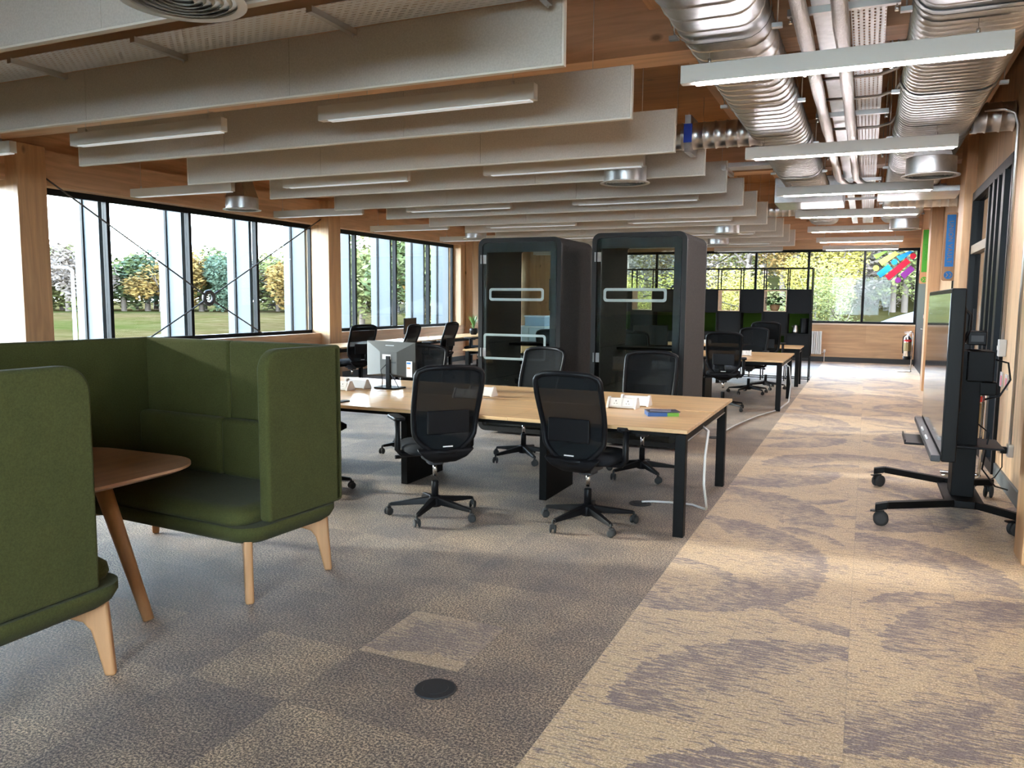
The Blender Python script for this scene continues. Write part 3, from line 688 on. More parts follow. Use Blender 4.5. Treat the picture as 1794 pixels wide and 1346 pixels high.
n = len(pl_); b.add(vs, [(k*n+j, k*n+(j+1) % n, (k+1)*n+(j+1) % n, (k+1)*n+j) for k in range(2) for j in range(n)], None, False)
b.f += [tuple(range(n)), tuple(2*n+j for j in range(n))[::-1]]; b.sm += [False, False]; b.build('table_top', OAKT, t)
for (x0, y0), (x1, y1) in (((.12, .06), (.39, .09)), ((-.12, .10), (-.33, .24)), ((-.10, -.12), (-.30, -.26))):
    MB().tube([(x0, y0, .706), (x1, y1, 0)], [.043, .026], 14).build('leg', OAKL, t)

# ------------------------------------------------------------------ desks
def bench(x0, x1, ya, yb, n, label, mids, depth2=True):
    o = empty('bench_desk', (0, 0, 0), label=label, cat='desk'); ym = (ya+yb)/2; w_ = (x1-x0)/n
    for i in range(n):
        for (p, q) in (((ya, ym-.012), (ym+.012, yb)) if depth2 else ((ya, yb),)):
            MB().box(x0+i*w_+.0008, x0+(i+1)*w_-.0008, p, q, .705, .73).build('desk_top', OAK, o, bevel=.002)
    for x in (x0+.02, x1-.09):
        for y in (ya+.05, yb-.22): MB().box(x, x+.07, y, y+.07, 0, .69).build('leg', BLACK, o, bevel=.003)
        MB().box(x+.01, x+.06, ya+.12, yb-.22, .63, .69).build('side_rail', BLACK, o)
        MB().box(x+.0605, x+.0635, ya+.12, yb-.22, .632, .64).build('rail_trim', STEEL, o)
    for y in ((ya+.16, yb-.26) if depth2 else (ya+.1,)): MB().box(x0+.09, x1-.09, y, y+.05, .655, .704).build('long_rail', BLACK, o)
    if depth2: MB().box(x0+.15, x1-.15, ym-.14, ym+.14, .60, .69).build('cable_basket', BLACKP, o)
    for x in mids: MB().box(x, x+.06, ym-.36, ym+.26, 0, .60).build('centre_leg_panel', BLACK, o, bevel=.003)
    return o
bench(-6.11, -1.02, 5.10, 6.98, 4, 'long oak-topped bench desk with black legs in the foreground', (-2.28, -3.54, -4.80))
bench(-6.15, -1.05, 11.82, 13.75, 4, 'oak-topped bench desk standing behind the phone booths', (-2.3, -3.6, -4.9))
bench(-5.4, -1.08, 15.45, 16.30, 3, 'shallow oak-topped desk pushed against the tall shelving', (-2.6,), False)
o = empty('window_bench', (0, 0, 0), label='oak-topped bench desk running along the left windows', cat='desk')
for i in range(6): MB().box(-8.95, -8.14, 10.4+i*1.2+.001, 10.4+(i+1)*1.2-.001, .705, .73).build('desk_top', OAK, o, bevel=.002)
for y in (10.5, 12.8, 15.2, 17.5):
    for x in (-8.9, -8.24): MB().box(x, x+.06, y-.03, y+.03, 0, .69).build('leg', BLACK, o)
    MB().box(-8.84, -8.24, y-.02, y+.02, .64, .69).build('side_rail', BLACK, o)
MB().box(-8.3, -8.25, 10.5, 17.5, .65, .704).build('long_rail', BLACK, o)
MB().box(-8.88, -8.7, 10.6, 17.4, .58, .68).build('cable_basket', BLACKP, o)

def power_proto():
    p = empty('power_module')
    M = Matrix(((0, 0, 1, 0), (1, 0, 0, 0), (0, 1, 0, 0), (0, 0, 0, 1)))
    MB().prism([(-.055, .006), (.055, .006), (.012, .078), (-.012, .078)], -.10, .10, M).build('socket_body', WHITE, p, bevel=.004)
    for s in (-1, 1): MB().prism([(-.062, 0), (.062, 0), (.062, .015), (.016, .086), (-.016, .086), (-.062, .015)], *sorted((s*.10, s*.118)), M).build('end_cap', WHITE, p, bevel=.003)
    sl = math.atan2(.072, .043); 
    F = Matrix.Translation((0, -.036, .045)) @ Matrix.Rotation(sl, 4, 'X')
    for x in (-.048, .048):
        f = MB().box(x-.042, x+.042, -.033, .033, 0, .003, F).build('socket_plate', WHITE, p)
        b = MB(); b.box(x-.003, x+.003, .006, .018, .0031, .0036, F); b.box(x-.014, x-.006, -.012, -.008, .0031, .0036, F); b.box(x+.006, x+.014, -.012, -.008, .0031, .0036, F); b.build('socket_slots', DGREY, f)
    return p
pp = power_proto(); first = True
def power(x, y, z, rz, label, grp):
    global first
    o = pp if first else copy_tree(pp); first = False
    o.location = (x, y, z); o.rotation_euler = (0, 0, rz); tag(o, label, 'power socket', grp)
for x, wh in ((-1.70, 'nearest the right end of the foreground desk'), (-3.06, 'between the mesh chairs on the foreground desk'), (-4.36, 'left of the monitor stand on the foreground desk')):
    power(x, 5.97, .73, 0, 'white angled socket '+wh+', front of pair', 'desk power sockets'); power(x+.05, 6.16, .73, math.pi, 'white angled socket '+wh+', rear of pair', 'desk power sockets')
for x, wh in ((-1.72, 'at the right'), (-3.0, 'in the middle'), (-4.7, 'at the left')): power(x, 12.72, .73, 0, 'white power socket on the desk behind the booths, '+wh, 'far desk power sockets')
power(-8.72, 12.95, .73, R(-70), 'white power socket on the window bench beside the timber wall', None)
power(-2.9, 15.9, .73, 0, 'white power socket on the farthest desk by the shelving', None)

def monitor(x, y, rz, label, back=True):
    o = empty('monitor', (x, y, .73), rz, label, 'monitor')
    MB().box(-.29, .29, -.012, .012, .105, .435).build('screen_bezel', BLACKP, o, bevel=.004)
    MB().box(-.28, .28, .0121, .0135, .12, .427).build('screen_face', SCREEN, o)
    # faceted rear shell
    vs = [(-.288, -.012, .108), (.288, -.012, .108), (.288, -.012, .433), (-.288, -.012, .433), (-.10, -.05, .13), (.10, -.05, .13), (.10, -.05, .34), (-.10, -.05, .34)]
    sh = MB().add(vs, [(0, 1, 5, 4), (1, 2, 6, 5), (2, 3, 7, 6), (3, 0, 4, 7), (4, 5, 6, 7)]).build('rear_shell', mat('monitor_shell_grey', (.065, .067, .062), .5), o)
    MB().box(-.07, .03, -.0515, -.0505, .27, .315).build('rating_label', PAPER, sh)
    MB().box(.03, .09, -.0515, -.0505, .235, .25).build('port_label', DGREY, sh)
    MB().box(-.05, .05, -.0275, -.022, .385, .40).build('maker_mark', STEEL, sh)
    if back:
        F = MB().box(.20, .265, -.033, -.030, .115, .26).build('energy_label', PAPER, o)
        MB().box(.205, .245, -.0345, -.0331, .19, .205).build('label_bar', mat('orange_print', (.7, .3, .08), .6), F); MB().box(.205, .25, -.0345, -.0331, .235, .25).build('label_bar', SIGNB, F)
    MB().box(-.025, .025, -.06, -.035, .01, .30).build('stand_column', BLACKP, o, bevel=.004)
    MB().prism(rrect(.26, .19, .03, 4, 0, -.03), 0, .012).build('stand_base', BLACKP, o)
    MB().tube([(-.02, -.06, .22), (-.07, -.075, .17), (-.05, -.075, .08), (-.06, -.07, .012)], .004, 6).tube([(.03, -.06, .14), (.09, -.08, .10), (.12, -.06, .03), (.12, -.05, .016)], .004, 6).build('cable', BLACKP, o)
monitor(-4.04, 6.33, R(-7), 'grey-backed monitor seen from behind on the foreground desk')
monitor(-8.7, 14.35, R(-84), 'dark-screened monitor on the window bench in front of the left windows', False)
monitor(-4.0, 12.95, R(176), 'monitor seen through the right booth glass, left one of two', False)
monitor(-3.25, 12.95, R(180), 'monitor seen through the right booth glass, right one of two', False)
o = empty('brochure_stack', (-1.33, 5.72, .73), R(24), 'small stack of glossy blue, black and green brochures on the foreground desk', 'brochures')
MB().box(-.12, .02, -.075, .075, 0, .028).build('blue_brochure', BLUEC, o); MB().box(.021, .105, -.07, -.02, 0, .026).build('green_brochure', GREENC, o)
MB().box(-.118, .112, -.07, .07, .0285, .034, T(0, 0, 0, R(3))).build('dark_brochure', MCARD, o); MB().box(-.09, .06, -.06, .05, .0345, .038, T(0, 0, 0, R(-12))).build('printed_flyer', mat('violet_grey_print', (.13, .12, .17), .4), o)
o = MB().box(-.06, .04, -.09, .09, 0, .002).build('paper_tag', PAPER, loc=(-4.22, 6.5, .7305)); tag(o, 'white paper slip lying by the monitor stand', 'paper')

# ------------------------------------------------------------------ task chairs
def chair_proto():
    p = empty('task_chair')
    # forward is +y; seat height .47
    b = MB(); vs = []; prof = [(-.03, .425), (0, .445), (0, .47), (-.03, .492), (-.09, .50)]
    for off, z in prof: pl_ = rrect(.48+2*off, .47+2*off, .13+off*.4, 7, 0, .02); vs += [(x, y, z) for x, y in pl_]
    n = len(pl_); b.add(vs, [(k*n+j, k*n+(j+1) % n, (k+1)*n+(j+1) % n, (k+1)*n+j) for k in range(len(prof)-1) for j in range(n)], None, True)
    b.f += [tuple(range(n)), tuple((len(prof)-1)*n+j for j in range(n))[::-1]]; b.sm += [False, False]; b.build('seat', BFAB, p)
    MB().prism(rrect(.17, .26, .05, 4, 0, -.02), .36, .425).prism(rrect(.11, .13, .03, 4, 0, 0), .33, .36).build('tilt_mechanism', DGREY, p, bevel=.008)
    MB().tube([(-.08, .05, .39), (-.27, .05, .385)], .009, 8).tube([(-.24, .05, .385), (-.28, .05, .385)], .014, 8).build('height_lever', BLACKP, p)
    # back outline: wider at the top, tapered and rounded towards the bottom
    def outl(v):   # half width at height v in 0..1
        wv = .205+.03*math.sin(min(1, v*1.15)*math.pi*.55)
        if v < .22: wv *= (.52+.48*math.sin(v/.22*math.pi/2))
        if v > .90: q = (v-.90)/.10; wv -= .07*(1-math.sqrt(max(0, 1-q*q)))
        return wv
    def yb(v, u=0): return -.255-.05*math.sin(v*math.pi*.9)*0-.075*v+.035*math.sin(v*math.pi*1.6)+(-.028*(1-u*u))
    z0, z1 = .47, 1.05
    K = 26; left = []
    for k in range(K+1): v = k/K; left.append((-outl(v), yb(v, 1), z0+(z1-z0)*v))
    top = []; wt = outl(1.0)
    for k in range(1, 12): u = -1+2*k/12; top.append((u*wt, yb(1, u), z1+.008*(1-u*u)))
    bot = []; wb_ = outl(0)
    for k in range(1, 8): u = 1-2*k/8; bot.append((u*wb_, yb(0, u), z0-.006*(1-u*u)))
    loop = left+top+[(-x, y, z) for x, y, z in left[::-1]]+bot
    MB().tube(loop, .018, 10, True, upv=(0, 1, 0), flat=1.0).build('back_frame', BLACKP, p)
    g = MB(); nu, nv = 14, 22; vs = []
    for j in range(nv+1):
        v = j/nv
        for i in range(nu+1): u = -1+2*i/nu; vs.append((u*outl(v)*.985, yb(v, u)+.004, z0+(z1-z0)*v))
    g.add(vs, [(j*(nu+1)+i, j*(nu+1)+i+1, (j+1)*(nu+1)+i+1, (j+1)*(nu+1)+i) for j in range(nv) for i in range(nu)], None, True)
    mesh_ = g.build('back_mesh', MESH, p); sol = mesh_.modifiers.new('thick', 'SOLIDIFY'); sol.thickness = .003
    MB().box(-.15, .15, -.018, .0, .60, .76, T(0, -.315, 0)).build('lumbar_support', BLACKP, p, bevel=.015)
    # lower spine that carries the back
    vs = []; rows = [(.205, .475, -.24, -.292), (.155, .425, -.20, -.285), (.09, .385, -.12, -.24), (.06, .36, -.02, -.10)]
    b = MB()
    for hw, z, yf, yk in rows: vs += [(-hw, yf, z+.02), (hw, yf, z+.02), (hw, yk, z), (-hw, yk, z)]
    b.add(vs, [(k*4+j, k*4+(j+1) % 4, (k+1)*4+(j+1) % 4, (k+1)*4+j) for k in range(3) for j in range(4)]+[(0, 1, 2, 3), (15, 14, 13, 12)])
    b.build('back_bracket', BLACKP, p, bevel=.014)
    MB().box(-.035, .035, -.3165, -.313, .505, .513, T(0, 0, 0, R(0))).build('maker_tab', WPAINT, p)
    for s in (-1, 1):
        a = MB(); a.tube([(s*.10, 0, .405), (s*.25, .0, .415), (s*.275, 0, .45), (s*.275, -.005, .66)], [.016, .018, .022, .022], 10)
        ar = a.build('arm_post', BLACKP, p)
        MB().prism(rrect(.085, .25, .04, 6, s*.275, .03), .662, .688).build('arm_pad', BLACKP, ar, bevel=.009, seg=3)
    MB().lathe([(.016, .24), (.016, .34)], None, 16).build('gas_lift', CHROME, p)
    MB().lathe([(.026, .13), (.026, .25), (.022, .255)], None, 16).build('lift_sleeve', BLACKP, p)
    st = MB(); st.lathe([(.045, .065), (.052, .09), (.05, .13), (.035, .145)], None, 20)
    for k in range(5):
        a = 2*math.pi*k/5; c_, s_ = math.cos(a), math.sin(a)
        st.add([(c_*x-s_*y, s_*x+c_*y, z) for x, y, z in ((.03, -.026, .085), (.03, .026, .085), (.03, .022, .138), (.03, -.022, .138), (.325, -.017, .070), (.325, .017, .070), (.325, .013, .092), (.325, -.013, .092))], [(0, 1, 2, 3), (4, 7, 6, 5), (0, 4, 5, 1), (1, 5, 6, 2), (2, 6, 7, 3), (3, 7, 4, 0)])
    sb = st.build('star_base', BLACKP, p, bevel=.004)
    for k in range(5):
        a = 2*math.pi*k/5; M = T(.335*math.cos(a), .335*math.sin(a), 0, a+.7)
        b = MB(); 
        for yy in (-.024, .008):
            b.lathe([(.018, 0), (.028, .004), (.028, .012), (.018, .016)], M @ Matrix.Translation((0, yy+.016, .028)) @ Matrix.Rotation(R(90), 4, 'X'), 18)
        b.box(-.016, .016, -.009, .009, .028, .062, M); b.tube([(0, 0, .06), (-.012, 0, .085)], .009, 8, M=M)
        b.build('caster', RUBBER, sb)
    return p
cp = chair_proto(); first_c = True
def chair(x, y, h, base, label, grp, dz=0, arms=True):
    """h: heading in degrees counter-clockwise from +y; base: angle of the first star arm."""
    global first_c
    o = cp if first_c else copy_tree(cp); first_c = False
    o.location = (x, y, 0); o.rotation_euler = (0, 0, R(h)); tag(o, label, 'office chair', grp)
    for c in kids(o):
        n = c.name.split('.')[0]
        if n == 'star_base': c.rotation_euler = (0, 0, R(base-h))
        elif n == 'lift_sleeve': pass
        elif dz: c.location.z += dz
    return o
chs = [(-2.80, 4.95, 46, 206, .05, 'black mesh chair turned away at the foreground desk, left armrest showing, chrome column', 'chairs at the near side of the foreground desk'),
 (-1.72, 5.20, -6, 245, -.02, 'black mesh chair near the right end of the foreground desk, back to camera', 'chairs at the near side of the foreground desk'),
 (-4.12, 5.22, -6, 24, .0, 'black mesh chair mostly hidden behind the green sofa wing', 'chairs at the near side of the foreground desk'),
 (-3.02, 7.10, 168, 240, -.03, 'black mesh chair across the foreground desk, in front of the left booth', 'chairs at the far side of the foreground desk'),
 (-1.78, 6.90, 184, 238, -.02, 'black mesh chair across the foreground desk, in front of the right booth', 'chairs at the far side of the foreground desk'),
 (-4.20, 6.98, 190, 230, -.04, 'grey-looking mesh office chair behind the back of the monitor', 'chairs at the far side of the foreground desk'),
 (-1.86, 11.75, 8, 330, .02, 'black mesh chair, back to camera, just right of the right booth', 'chairs at the desk behind the booths'),
 (-3.05, 11.6, -5, 200, 0, 'black mesh office chair seen through the right booth glass', 'chairs at the desk behind the booths'),
 (-4.45, 11.7, 12, 180, 0, 'black mesh office chair seen in the gap between the two booths', 'chairs at the desk behind the booths'),
 (-1.80, 14.05, 176, 250, 0, 'black mesh chair on the far side of the desk behind the booths', 'chairs at the desk behind the booths'),
 (-4.9, 14.0, 180, 200, 0, 'black mesh chair beyond the second desk, behind the left booth', 'chairs at the desk behind the booths'),
 (-1.62, 14.95, 2, 290, .10, 'tall-set black mesh chair at the farthest desk before the shelving', None),
 (-7.62, 10.75, 68, 200, .03, 'nearest black mesh chair at the window bench, just above the sofa edge', 'chairs at the window bench'),
 (-7.62, 12.10, 94, 220, .0, 'black mesh office chair at the window bench left of its monitor', 'chairs at the window bench'),
 (-7.72, 13.72, 88, 240, .0, 'black mesh office chair at the window bench right of its monitor', 'chairs at the window bench'),
 (-7.80, 15.7, 80, 260, .0, 'farthest black mesh chair at the window bench, beside the left booth', 'chairs at the window bench')]
for x, y, h, bs, dz, lab, g in chs: chair(x, y, h, bs, lab, g, dz)

# ------------------------------------------------------------------ phone booths
def booth(x0, x1, y0, y1, H, label, tag2):
    o = empty('phone_booth', ((x0+x1)/2, y0, 0), label=label, cat='phone booth')
    W = x1-x0; D = y1-y0
    M = Matrix(((1, 0, 0, 0), (0, 0, 1, 0), (0, 1, 0, 0), (0, 0, 0, 1)))   # (x,z,y) -> xyz
    def ring(oi, ii, ya, yb_, name, m_):
        a, b_ = rrect(W-2*oi, H-.03-2*oi, .09-oi*.5, 8, 0, (H+.03)/2), rrect(W-2*ii, H-.03-2*ii, max(.01, .09-ii*.6), 8, 0, (H+.03)/2)
        n = len(a); vs = [(x, ya, z) for x, z in a]+[(x, ya, z) for x, z in b_]+[(x, yb_, z) for x, z in a]+[(x, yb_, z) for x, z in b_]
        fs = []; 
        for j in range(n): k = (j+1) % n; fs += [(j, k, n+k, n+j), (2*n+j, 3*n+j, 3*n+k, 2*n+k), (j, 2*n+j, 2*n+k, k), (n+j, n+k, 3*n+k, 3*n+j)]
        b = MB().add(vs, fs, None, False); ob = b.build(name, m_, o)
        for p in ob.data.polygons: p.use_smooth = False
        return ob
    ring(0, .095, .03, D-.03, 'shell', FELT)
    ring(.0, .05, -.012, .03, 'front_frame', PODX); ring(0, .05, D-.03, D+.01, 'rear_frame', PODX)
    box('floor_pad', DGREY, (-W/2+.09, .03, .03), (W/2-.09, D-.03, .10), o)
    d = empty('glass_door', parent=o, loc=(0, 0, 0))
    MB().box(-W/2+.055, W/2-.055, -.012, -.004, .08, H-.06).build('pane', POD_GLASS, d)
    b = MB(); b.box(W/2-.13, W/2-.055, -.004, .03, .08, H-.06); b.box(-W/2+.055, -W/2+.10, -.004, .03, .08, H-.06); b.box(-W/2+.10, W/2-.13, -.004, .03, H-.16, H-.06); b.build('door_stile', DGREY, d)
    for z in (.28, .95, 2.02): MB().box(-W/2+.03, -W/2+.045, -.022, -.012, z-.05, z+.05).box(-W/2+.06, -W/2+.10, -.016, -.012, z-.05, z+.05).build('hinge', STEEL, d)
    MB().box(W/2-.14, W/2-.05, -.05, -.013, .93, 1.0).build('door_handle', BLACKP, d, bevel=.008)
    def outline(w_, h_, cz, name, th, cx=0):
        a, b_ = rrect(w_, h_, .035, 5, cx, cz), rrect(w_-2*th, h_-2*th, .015, 5, cx, cz); n = len(a)
        vs = [(x, -.0135, z) for x, z in a]+[(x, -.0135, z) for x, z in b_]
        MB().add(vs, [(j, (j+1) % n, n+(j+1) % n, n+j) for j in range(n)]).build(name, FROST, d)
    outline(.68, .145, 1.62, 'frosted_outline', .03, -.03)
    if tag2: outline(.78, .30, 1.02, 'frosted_outline', .028, -.05)
    MB().box(-W/2+.10, W/2-.10, D-.012, D-.004, .08, H-.06).build('rear_pane', POD_GLASS, o)
    MB().box(-W/2+.095, W/2-.095, D-.40, D-.04, 1.00, 1.03).build('work_shelf', BLACK, o); MB().box(-W/2+.095, W/2-.095, D-.05, D-.03, .74, .78).build('rear_rail', BLACK, o)
    for z in (.62, 1.05, 1.62): MB().box(-W/2+.095, -W/2+.101, .06, D-.06, z, z+.006).build('felt_seam', BLACK, o)
    for k in range(2): MB().lathe([(.03, H-.108), (.03, H-.1)], T(-.1+.08*k, D*.5, 0), 12).build('ceiling_spot', emit('spot_glow%d' % k, (1, .95, .85), 2.0), o)
    MB().prism(rrect(.34, .34, .12, 6, -.05, D*.45), .56, .62).lathe([(.03, .12), (.03, .56)], T(-.05, D*.45, 0), 10).lathe([(.2, .1), (.19, .125)], T(-.05, D*.45, 0), 24).build('stool', DGREY, o)
booth(-2.71, -1.70, 8.20, 9.26, 2.27, 'charcoal phone booth with glass door, right one of the two', False)
booth(-4.14, -3.12, 8.36, 9.42, 2.26, 'charcoal phone booth with glass door, left one of the two', True)

# ------------------------------------------------------------------ shelving
sh = empty('shelving_unit', (0, 0, 0), label='tall black open shelving with pale and dark box inserts in front of the far window', cat='shelving')
cw = .447; xs = [-1.0-cw*i for i in range(11)]; zs = [.06, .49, .92, 1.36, 1.80, 2.22]; y0, y1 = 16.55, 16.93
def bar(b, p, q, t=.009):
    x0_, x1_ = sorted((p[0], q[0])); a0, a1 = sorted((p[1], q[1])); c0, c1 = sorted((p[2], q[2])); b.box(x0_-t, x1_+t, a0-t, a1+t, c0-t, c1+t)
for x in xs:
    for y in (y0, y1): b = MB(); bar(b, (x, y, .01), (x, y, 2.22), .010); b.build('upright', BLACK, sh)
for z in zs:
    b = MB(); bar(b, (xs[0], y0, z), (xs[-1], y0, z)); bar(b, (xs[0], y1, z), (xs[-1], y1, z)); b.build('cross_rail', BLACK, sh)
b = MB()
for x in xs:
    for z in zs: bar(b, (x, y0, z), (x, y1, z), .007)
b.build('depth_rails', BLACK, sh)
def insert(i, r, m, open_=True, lining=None):
    xa, xb, za, zb = xs[i+1]+.011, xs[i]-.011, zs[r]+.010, zs[r+1]-.010; t = .014
    b = MB(); b.box(xa, xb, y0-.005, y1, za, za+t); b.box(xa, xb, y0-.005, y1, zb-t, zb); b.box(xa, xa+t, y0-.005, y1, za+t, zb-t); b.box(xb-t, xb, y0-.005, y1, za+t, zb-t)
    bx = b.build('box_insert', m, sh)
    if not open_: MB().box(xa+t, xb-t, y0, y0+.015, za+t, zb-t).build('box_front', m, bx)
    if lining: MB().box(xa+t, xb-t, y1-.02, y1-.005, za+t, zb-t).build('box_back', lining, bx)
for i in range(10):
    if i % 2: insert(i, 3, BIRCH)
    else: insert(i, 3, BOXBLK, False)
    if i % 2: insert(i, 2, BOXBLK, False)
    else: insert(i, 2, BOXBLK, True, GREENBOX)
    if i % 2: insert(i, 1, BOXBLK, True, GREENBOX)
    else: insert(i, 1, BOXBLK, False)
def plant(name, loc, label, sc, leafm, n, spiky=False, pot=TERRA, seed=1):
    rr = random.Random(seed); o = empty(name, loc, label=label, cat='plant')
    MB().lathe([(.06*sc, 0), (.095*sc, .05*sc), (.10*sc, .11*sc), (.085*sc, .15*sc), (.08*sc, .145*sc), (.0*sc+.001, .13*sc)], None, 20).build('pot', pot, o)
    b = MB()
    for k in range(n):
        a = rr.uniform(0, 6.28); l = rr.uniform(.10, .20)*sc; zz = rr.uniform(.12, .30)*sc
        if spiky:
            L_ = rr.uniform(.25, .5)*sc; sp_ = rr.uniform(.05, .5); w_ = .012*sc; pts = [(math.cos(a)*L_*sp_*t**1.5, math.sin(a)*L_*sp_*t**1.5, .12*sc+L_*t*(1-.25*t)) for t in (0, .35, .7, 1)]
            nx_, ny_ = -math.sin(a), math.cos(a); ws = (w_*.6, w_, w_*.7, .001); vs = []
            for (x, y, z), ww in zip(pts, ws): vs += [(x+nx_*ww, y+ny_*ww, z), (x-nx_*ww, y-ny_*ww, z)]
            b.add(vs, [(0, 1, 3, 2), (2, 3, 5, 4), (4, 5, 7, 6)])
        else:
            c_ = Vector((math.cos(a)*l, math.sin(a)*l, zz)); d_ = Vector((math.cos(a), math.sin(a), rr.uniform(-.7, .5))).normalized(); s_ = Vector((-math.sin(a), math.cos(a), rr.uniform(-.3, .3))); q = rr.uniform(.035, .06)*sc
            b.add([c_-d_*q*.6, c_+s_*q*.75-d_*q*.2, c_+s_*q*.5+d_*q*.7, c_+d_*q*1.3, c_-s_*q*.5+d_*q*.7, c_-s_*q*.75-d_*q*.2], [(0, 1, 2, 3, 4, 5)])
    b.build('leaves', leafm, o)
    b = MB()
    for k in range(7): a = rr.uniform(0, 6.28); b.tube([(0, 0, .12*sc), (math.cos(a)*.08*sc, math.sin(a)*.08*sc, .22*sc)], .003*sc, 5)
    b.build('stems', leafm, o)
plant('potted_plant', (xs[1]-cw/2-.02, 16.72, zs[3]+.024), 'bushy green plant in a woven basket pot in a pale shelf box', .95, LEAF, 90)
plant('potted_plant', (-7.35, 16.4, .731), 'spiky green plant seen through the left booth, at the window bench end', 1.0, LEAF2, 46, True, BLACKP, 5)
bpy.data.objects['potted_plant.001'].location = (-8.5, 16.9, .731)
k_ = empty('kettle', (-1.28, 16.70, zs[2]+.024), label='small steel kettle in the lower right shelf opening', cat='kettle')
MB().lathe([(.065, 0), (.06, .05), (.045, .14), (.04, .16), (.02, .175)], None, 20).build('body', STEEL, k_); MB().tube([(.045, 0, .15), (.09, 0, .14), (.095, 0, .06), (.062, 0, .03)], .008, 8).build('handle', BLACKP, k_); MB().tube([(-.04, 0, .12), (-.07, 0, .15)], .012, 8).build('spout', STEEL, k_)
o = MB().lathe([(.075, 0), (.078, .03), (.078, .29), (.07, .30)], T(-1.12, 16.72, zs[2]+.024), 20).build('coffee_jar', BLACKP); tag(o, 'tall black canister beside the kettle on the shelving', 'canister')
rad = empty('radiator', (0, 22.5, 0), label='white ribbed panel radiator under the far window', cat='radiator')
b = MB(); 
for i in range(38): x = -2.95+i*.05; b.box(x, x+.036, -.05, .03, .20, .80)
b.build('fins', WPAINT, rad, bevel=.006); MB().box(-2.95, -1.06, .03, .05, .2, .8).build('rear_plate', WPAINT, rad); MB().tube([(-1.04, 0, .25), (-.98, 0, .25), (-.98, 0, 0)], .010, 8).lathe([(.03, .25), (.03, .33)], T(-.98, 0, 0), 12).build('valve', WPAINT, rad)

# back left corner furniture, seen through the left booth
cb = empty('storage_cabinet', (-8.0, 19.6, 0), label='pale blue-grey cabinet near the far left corner, seen through the booth', cat='cabinet')
MB().box(-.5, .35, -.3, .3, 0, .85).build('body', GREYC, cb, bevel=.004); MB().box(-.52, .37, -.32, .32, .851, .875).build('worktop', WPAINT, cb, bevel=.003)
for s_ in (0, 1): MB().box(-.48+.42*s_, -.09+.42*s_, -.318, -.301, .05, .83).build('door', GREYC, cb)
bx = empty('storage_box', (-7.95, 19.55, .877), label='pale blue lidded storage box standing on the grey cabinet', cat='box')
MB().box(-.28, .28, -.2, .2, 0, .24).build('body', mat('pale_blue_plastic', (.25, .36, .48), .4), bx, bevel=.01); MB().box(-.30, .30, -.22, .22, .241, .275).build('lid', mat('white_blue_lid', (.6, .66, .72), .4), bx, bevel=.006)
tv = empty('wall_screen', (-8.45, YB-.03, 1.72), label='blue-grey upright panel on the far left wall', cat='screen'); MB().box(-.34, .34, -.04, .0, -.45, .45).build('panel', mat('blue_grey_panel', (.16, .24, .33), .5), tv, bevel=.004); MB().box(-.36, .36, .0, .02, -.47, .47).build('panel_frame', BLACKP, tv)

# ------------------------------------------------------------------ interactive display on wheeled stand
ds = empty('display_stand', (.66, 6.62, 0), label='black wheeled floor stand carrying the big touch screen', cat='stand')
def bm_(pts, w_, z0_, z1_):  # bar along x given centre line
    b = MB()
    for (xa, ya, za), (xb, yb_, zb) in zip(pts[:-1], pts[1:]):
        b.add([(xa, ya-w_, za), (xa, ya+w_, za), (xa, ya+w_, za+.05), (xa, ya-w_, za+.05), (xb, yb_-w_, zb), (xb, yb_+w_, zb), (xb, yb_+w_, zb+.05), (xb, yb_-w_, zb+.05)], [(0, 1, 2, 3), (7, 6, 5, 4), (0, 4, 5, 1), (1, 5, 6, 2), (2, 6, 7, 3), (3, 7, 4, 0)])
    return b
cst = [(-.50, -.55), (.33, -.45), (-.50, .76), (.31, .72)]
bm_([(-.54, -.56, .105), (-.46, -.55, .125), (-.03, -.28, .125), (.10, -.28, .125), (.36, -.45, .105)], .03, 0, 0).build('foot_bar', BLACK, ds, bevel=.005)
bm_([(-.54, .77, .105), (-.46, .76, .125), (-.03, .50, .125), (.10, .50, .125), (.34, .72, .105)], .03, 0, 0).build('foot_bar', BLACK, ds, bevel=.005)
MB().box(-.08, .17, -.30, .52, .12, .145).build('base_plate', BLACK, ds, bevel=.004)
for i, (x, y) in enumerate(cst):
    M = T(x, y, 0, .4*i); b = MB()
    for yy in (-.03, .012): b.lathe([(.03, 0), (.05, .006), (.05, .016), (.03, .02)], M @ Matrix.Translation((0, yy+.02, .05)) @ Matrix.Rotation(R(90), 4, 'X'), 20)
    b.box(-.02, .02, -.012, .012, .05, .106, M); b.build('caster', RUBBER, ds)
    MB().box(-.07, -.0, -.02, .02, .096, .104, M).build('brake_lever', BLACKP, ds)
MB().box(-.03, .12, -.02, .24, .145, 1.22).build('column', BLACK, ds, bevel=.006)
MB().box(-.095, -.035, -.12, .34, .85, 1.40).build('screen_mount', BLACKP, ds, bevel=.006)
MB().box(.02, .19, -.06, .26, 1.0, 1.22).build('equipment_box', BLACK, ds, bevel=.01)
MB().box(.10, .22, -.02, .22, .90, .998).build('equipment_tray', BLACK, ds, bevel=.01)
MB().box(.02, .14, .02, .2, 1.26, 1.36).build('media_player', BLACKP, ds, bevel=.008); MB().box(.04, .12, .018, .0195, 1.285, 1.33).build('player_display', DGREY, ds)
MB().box(-.36, .28, -.12, .32, .52, .535).box(-.36, -.35, -.12, .32, .535, .555).build('accessory_shelf', BLACKP, ds, bevel=.003)
MB().tube([(-.09, .0, 1.35), (-.06, .0, 1.50), (.0, .0, 1.505), (.025, .0, 1.48), (.02, .0, 1.36), (-.01, .0, 1.28)], .013, 10).build('grab_handle', BLACKP, ds)
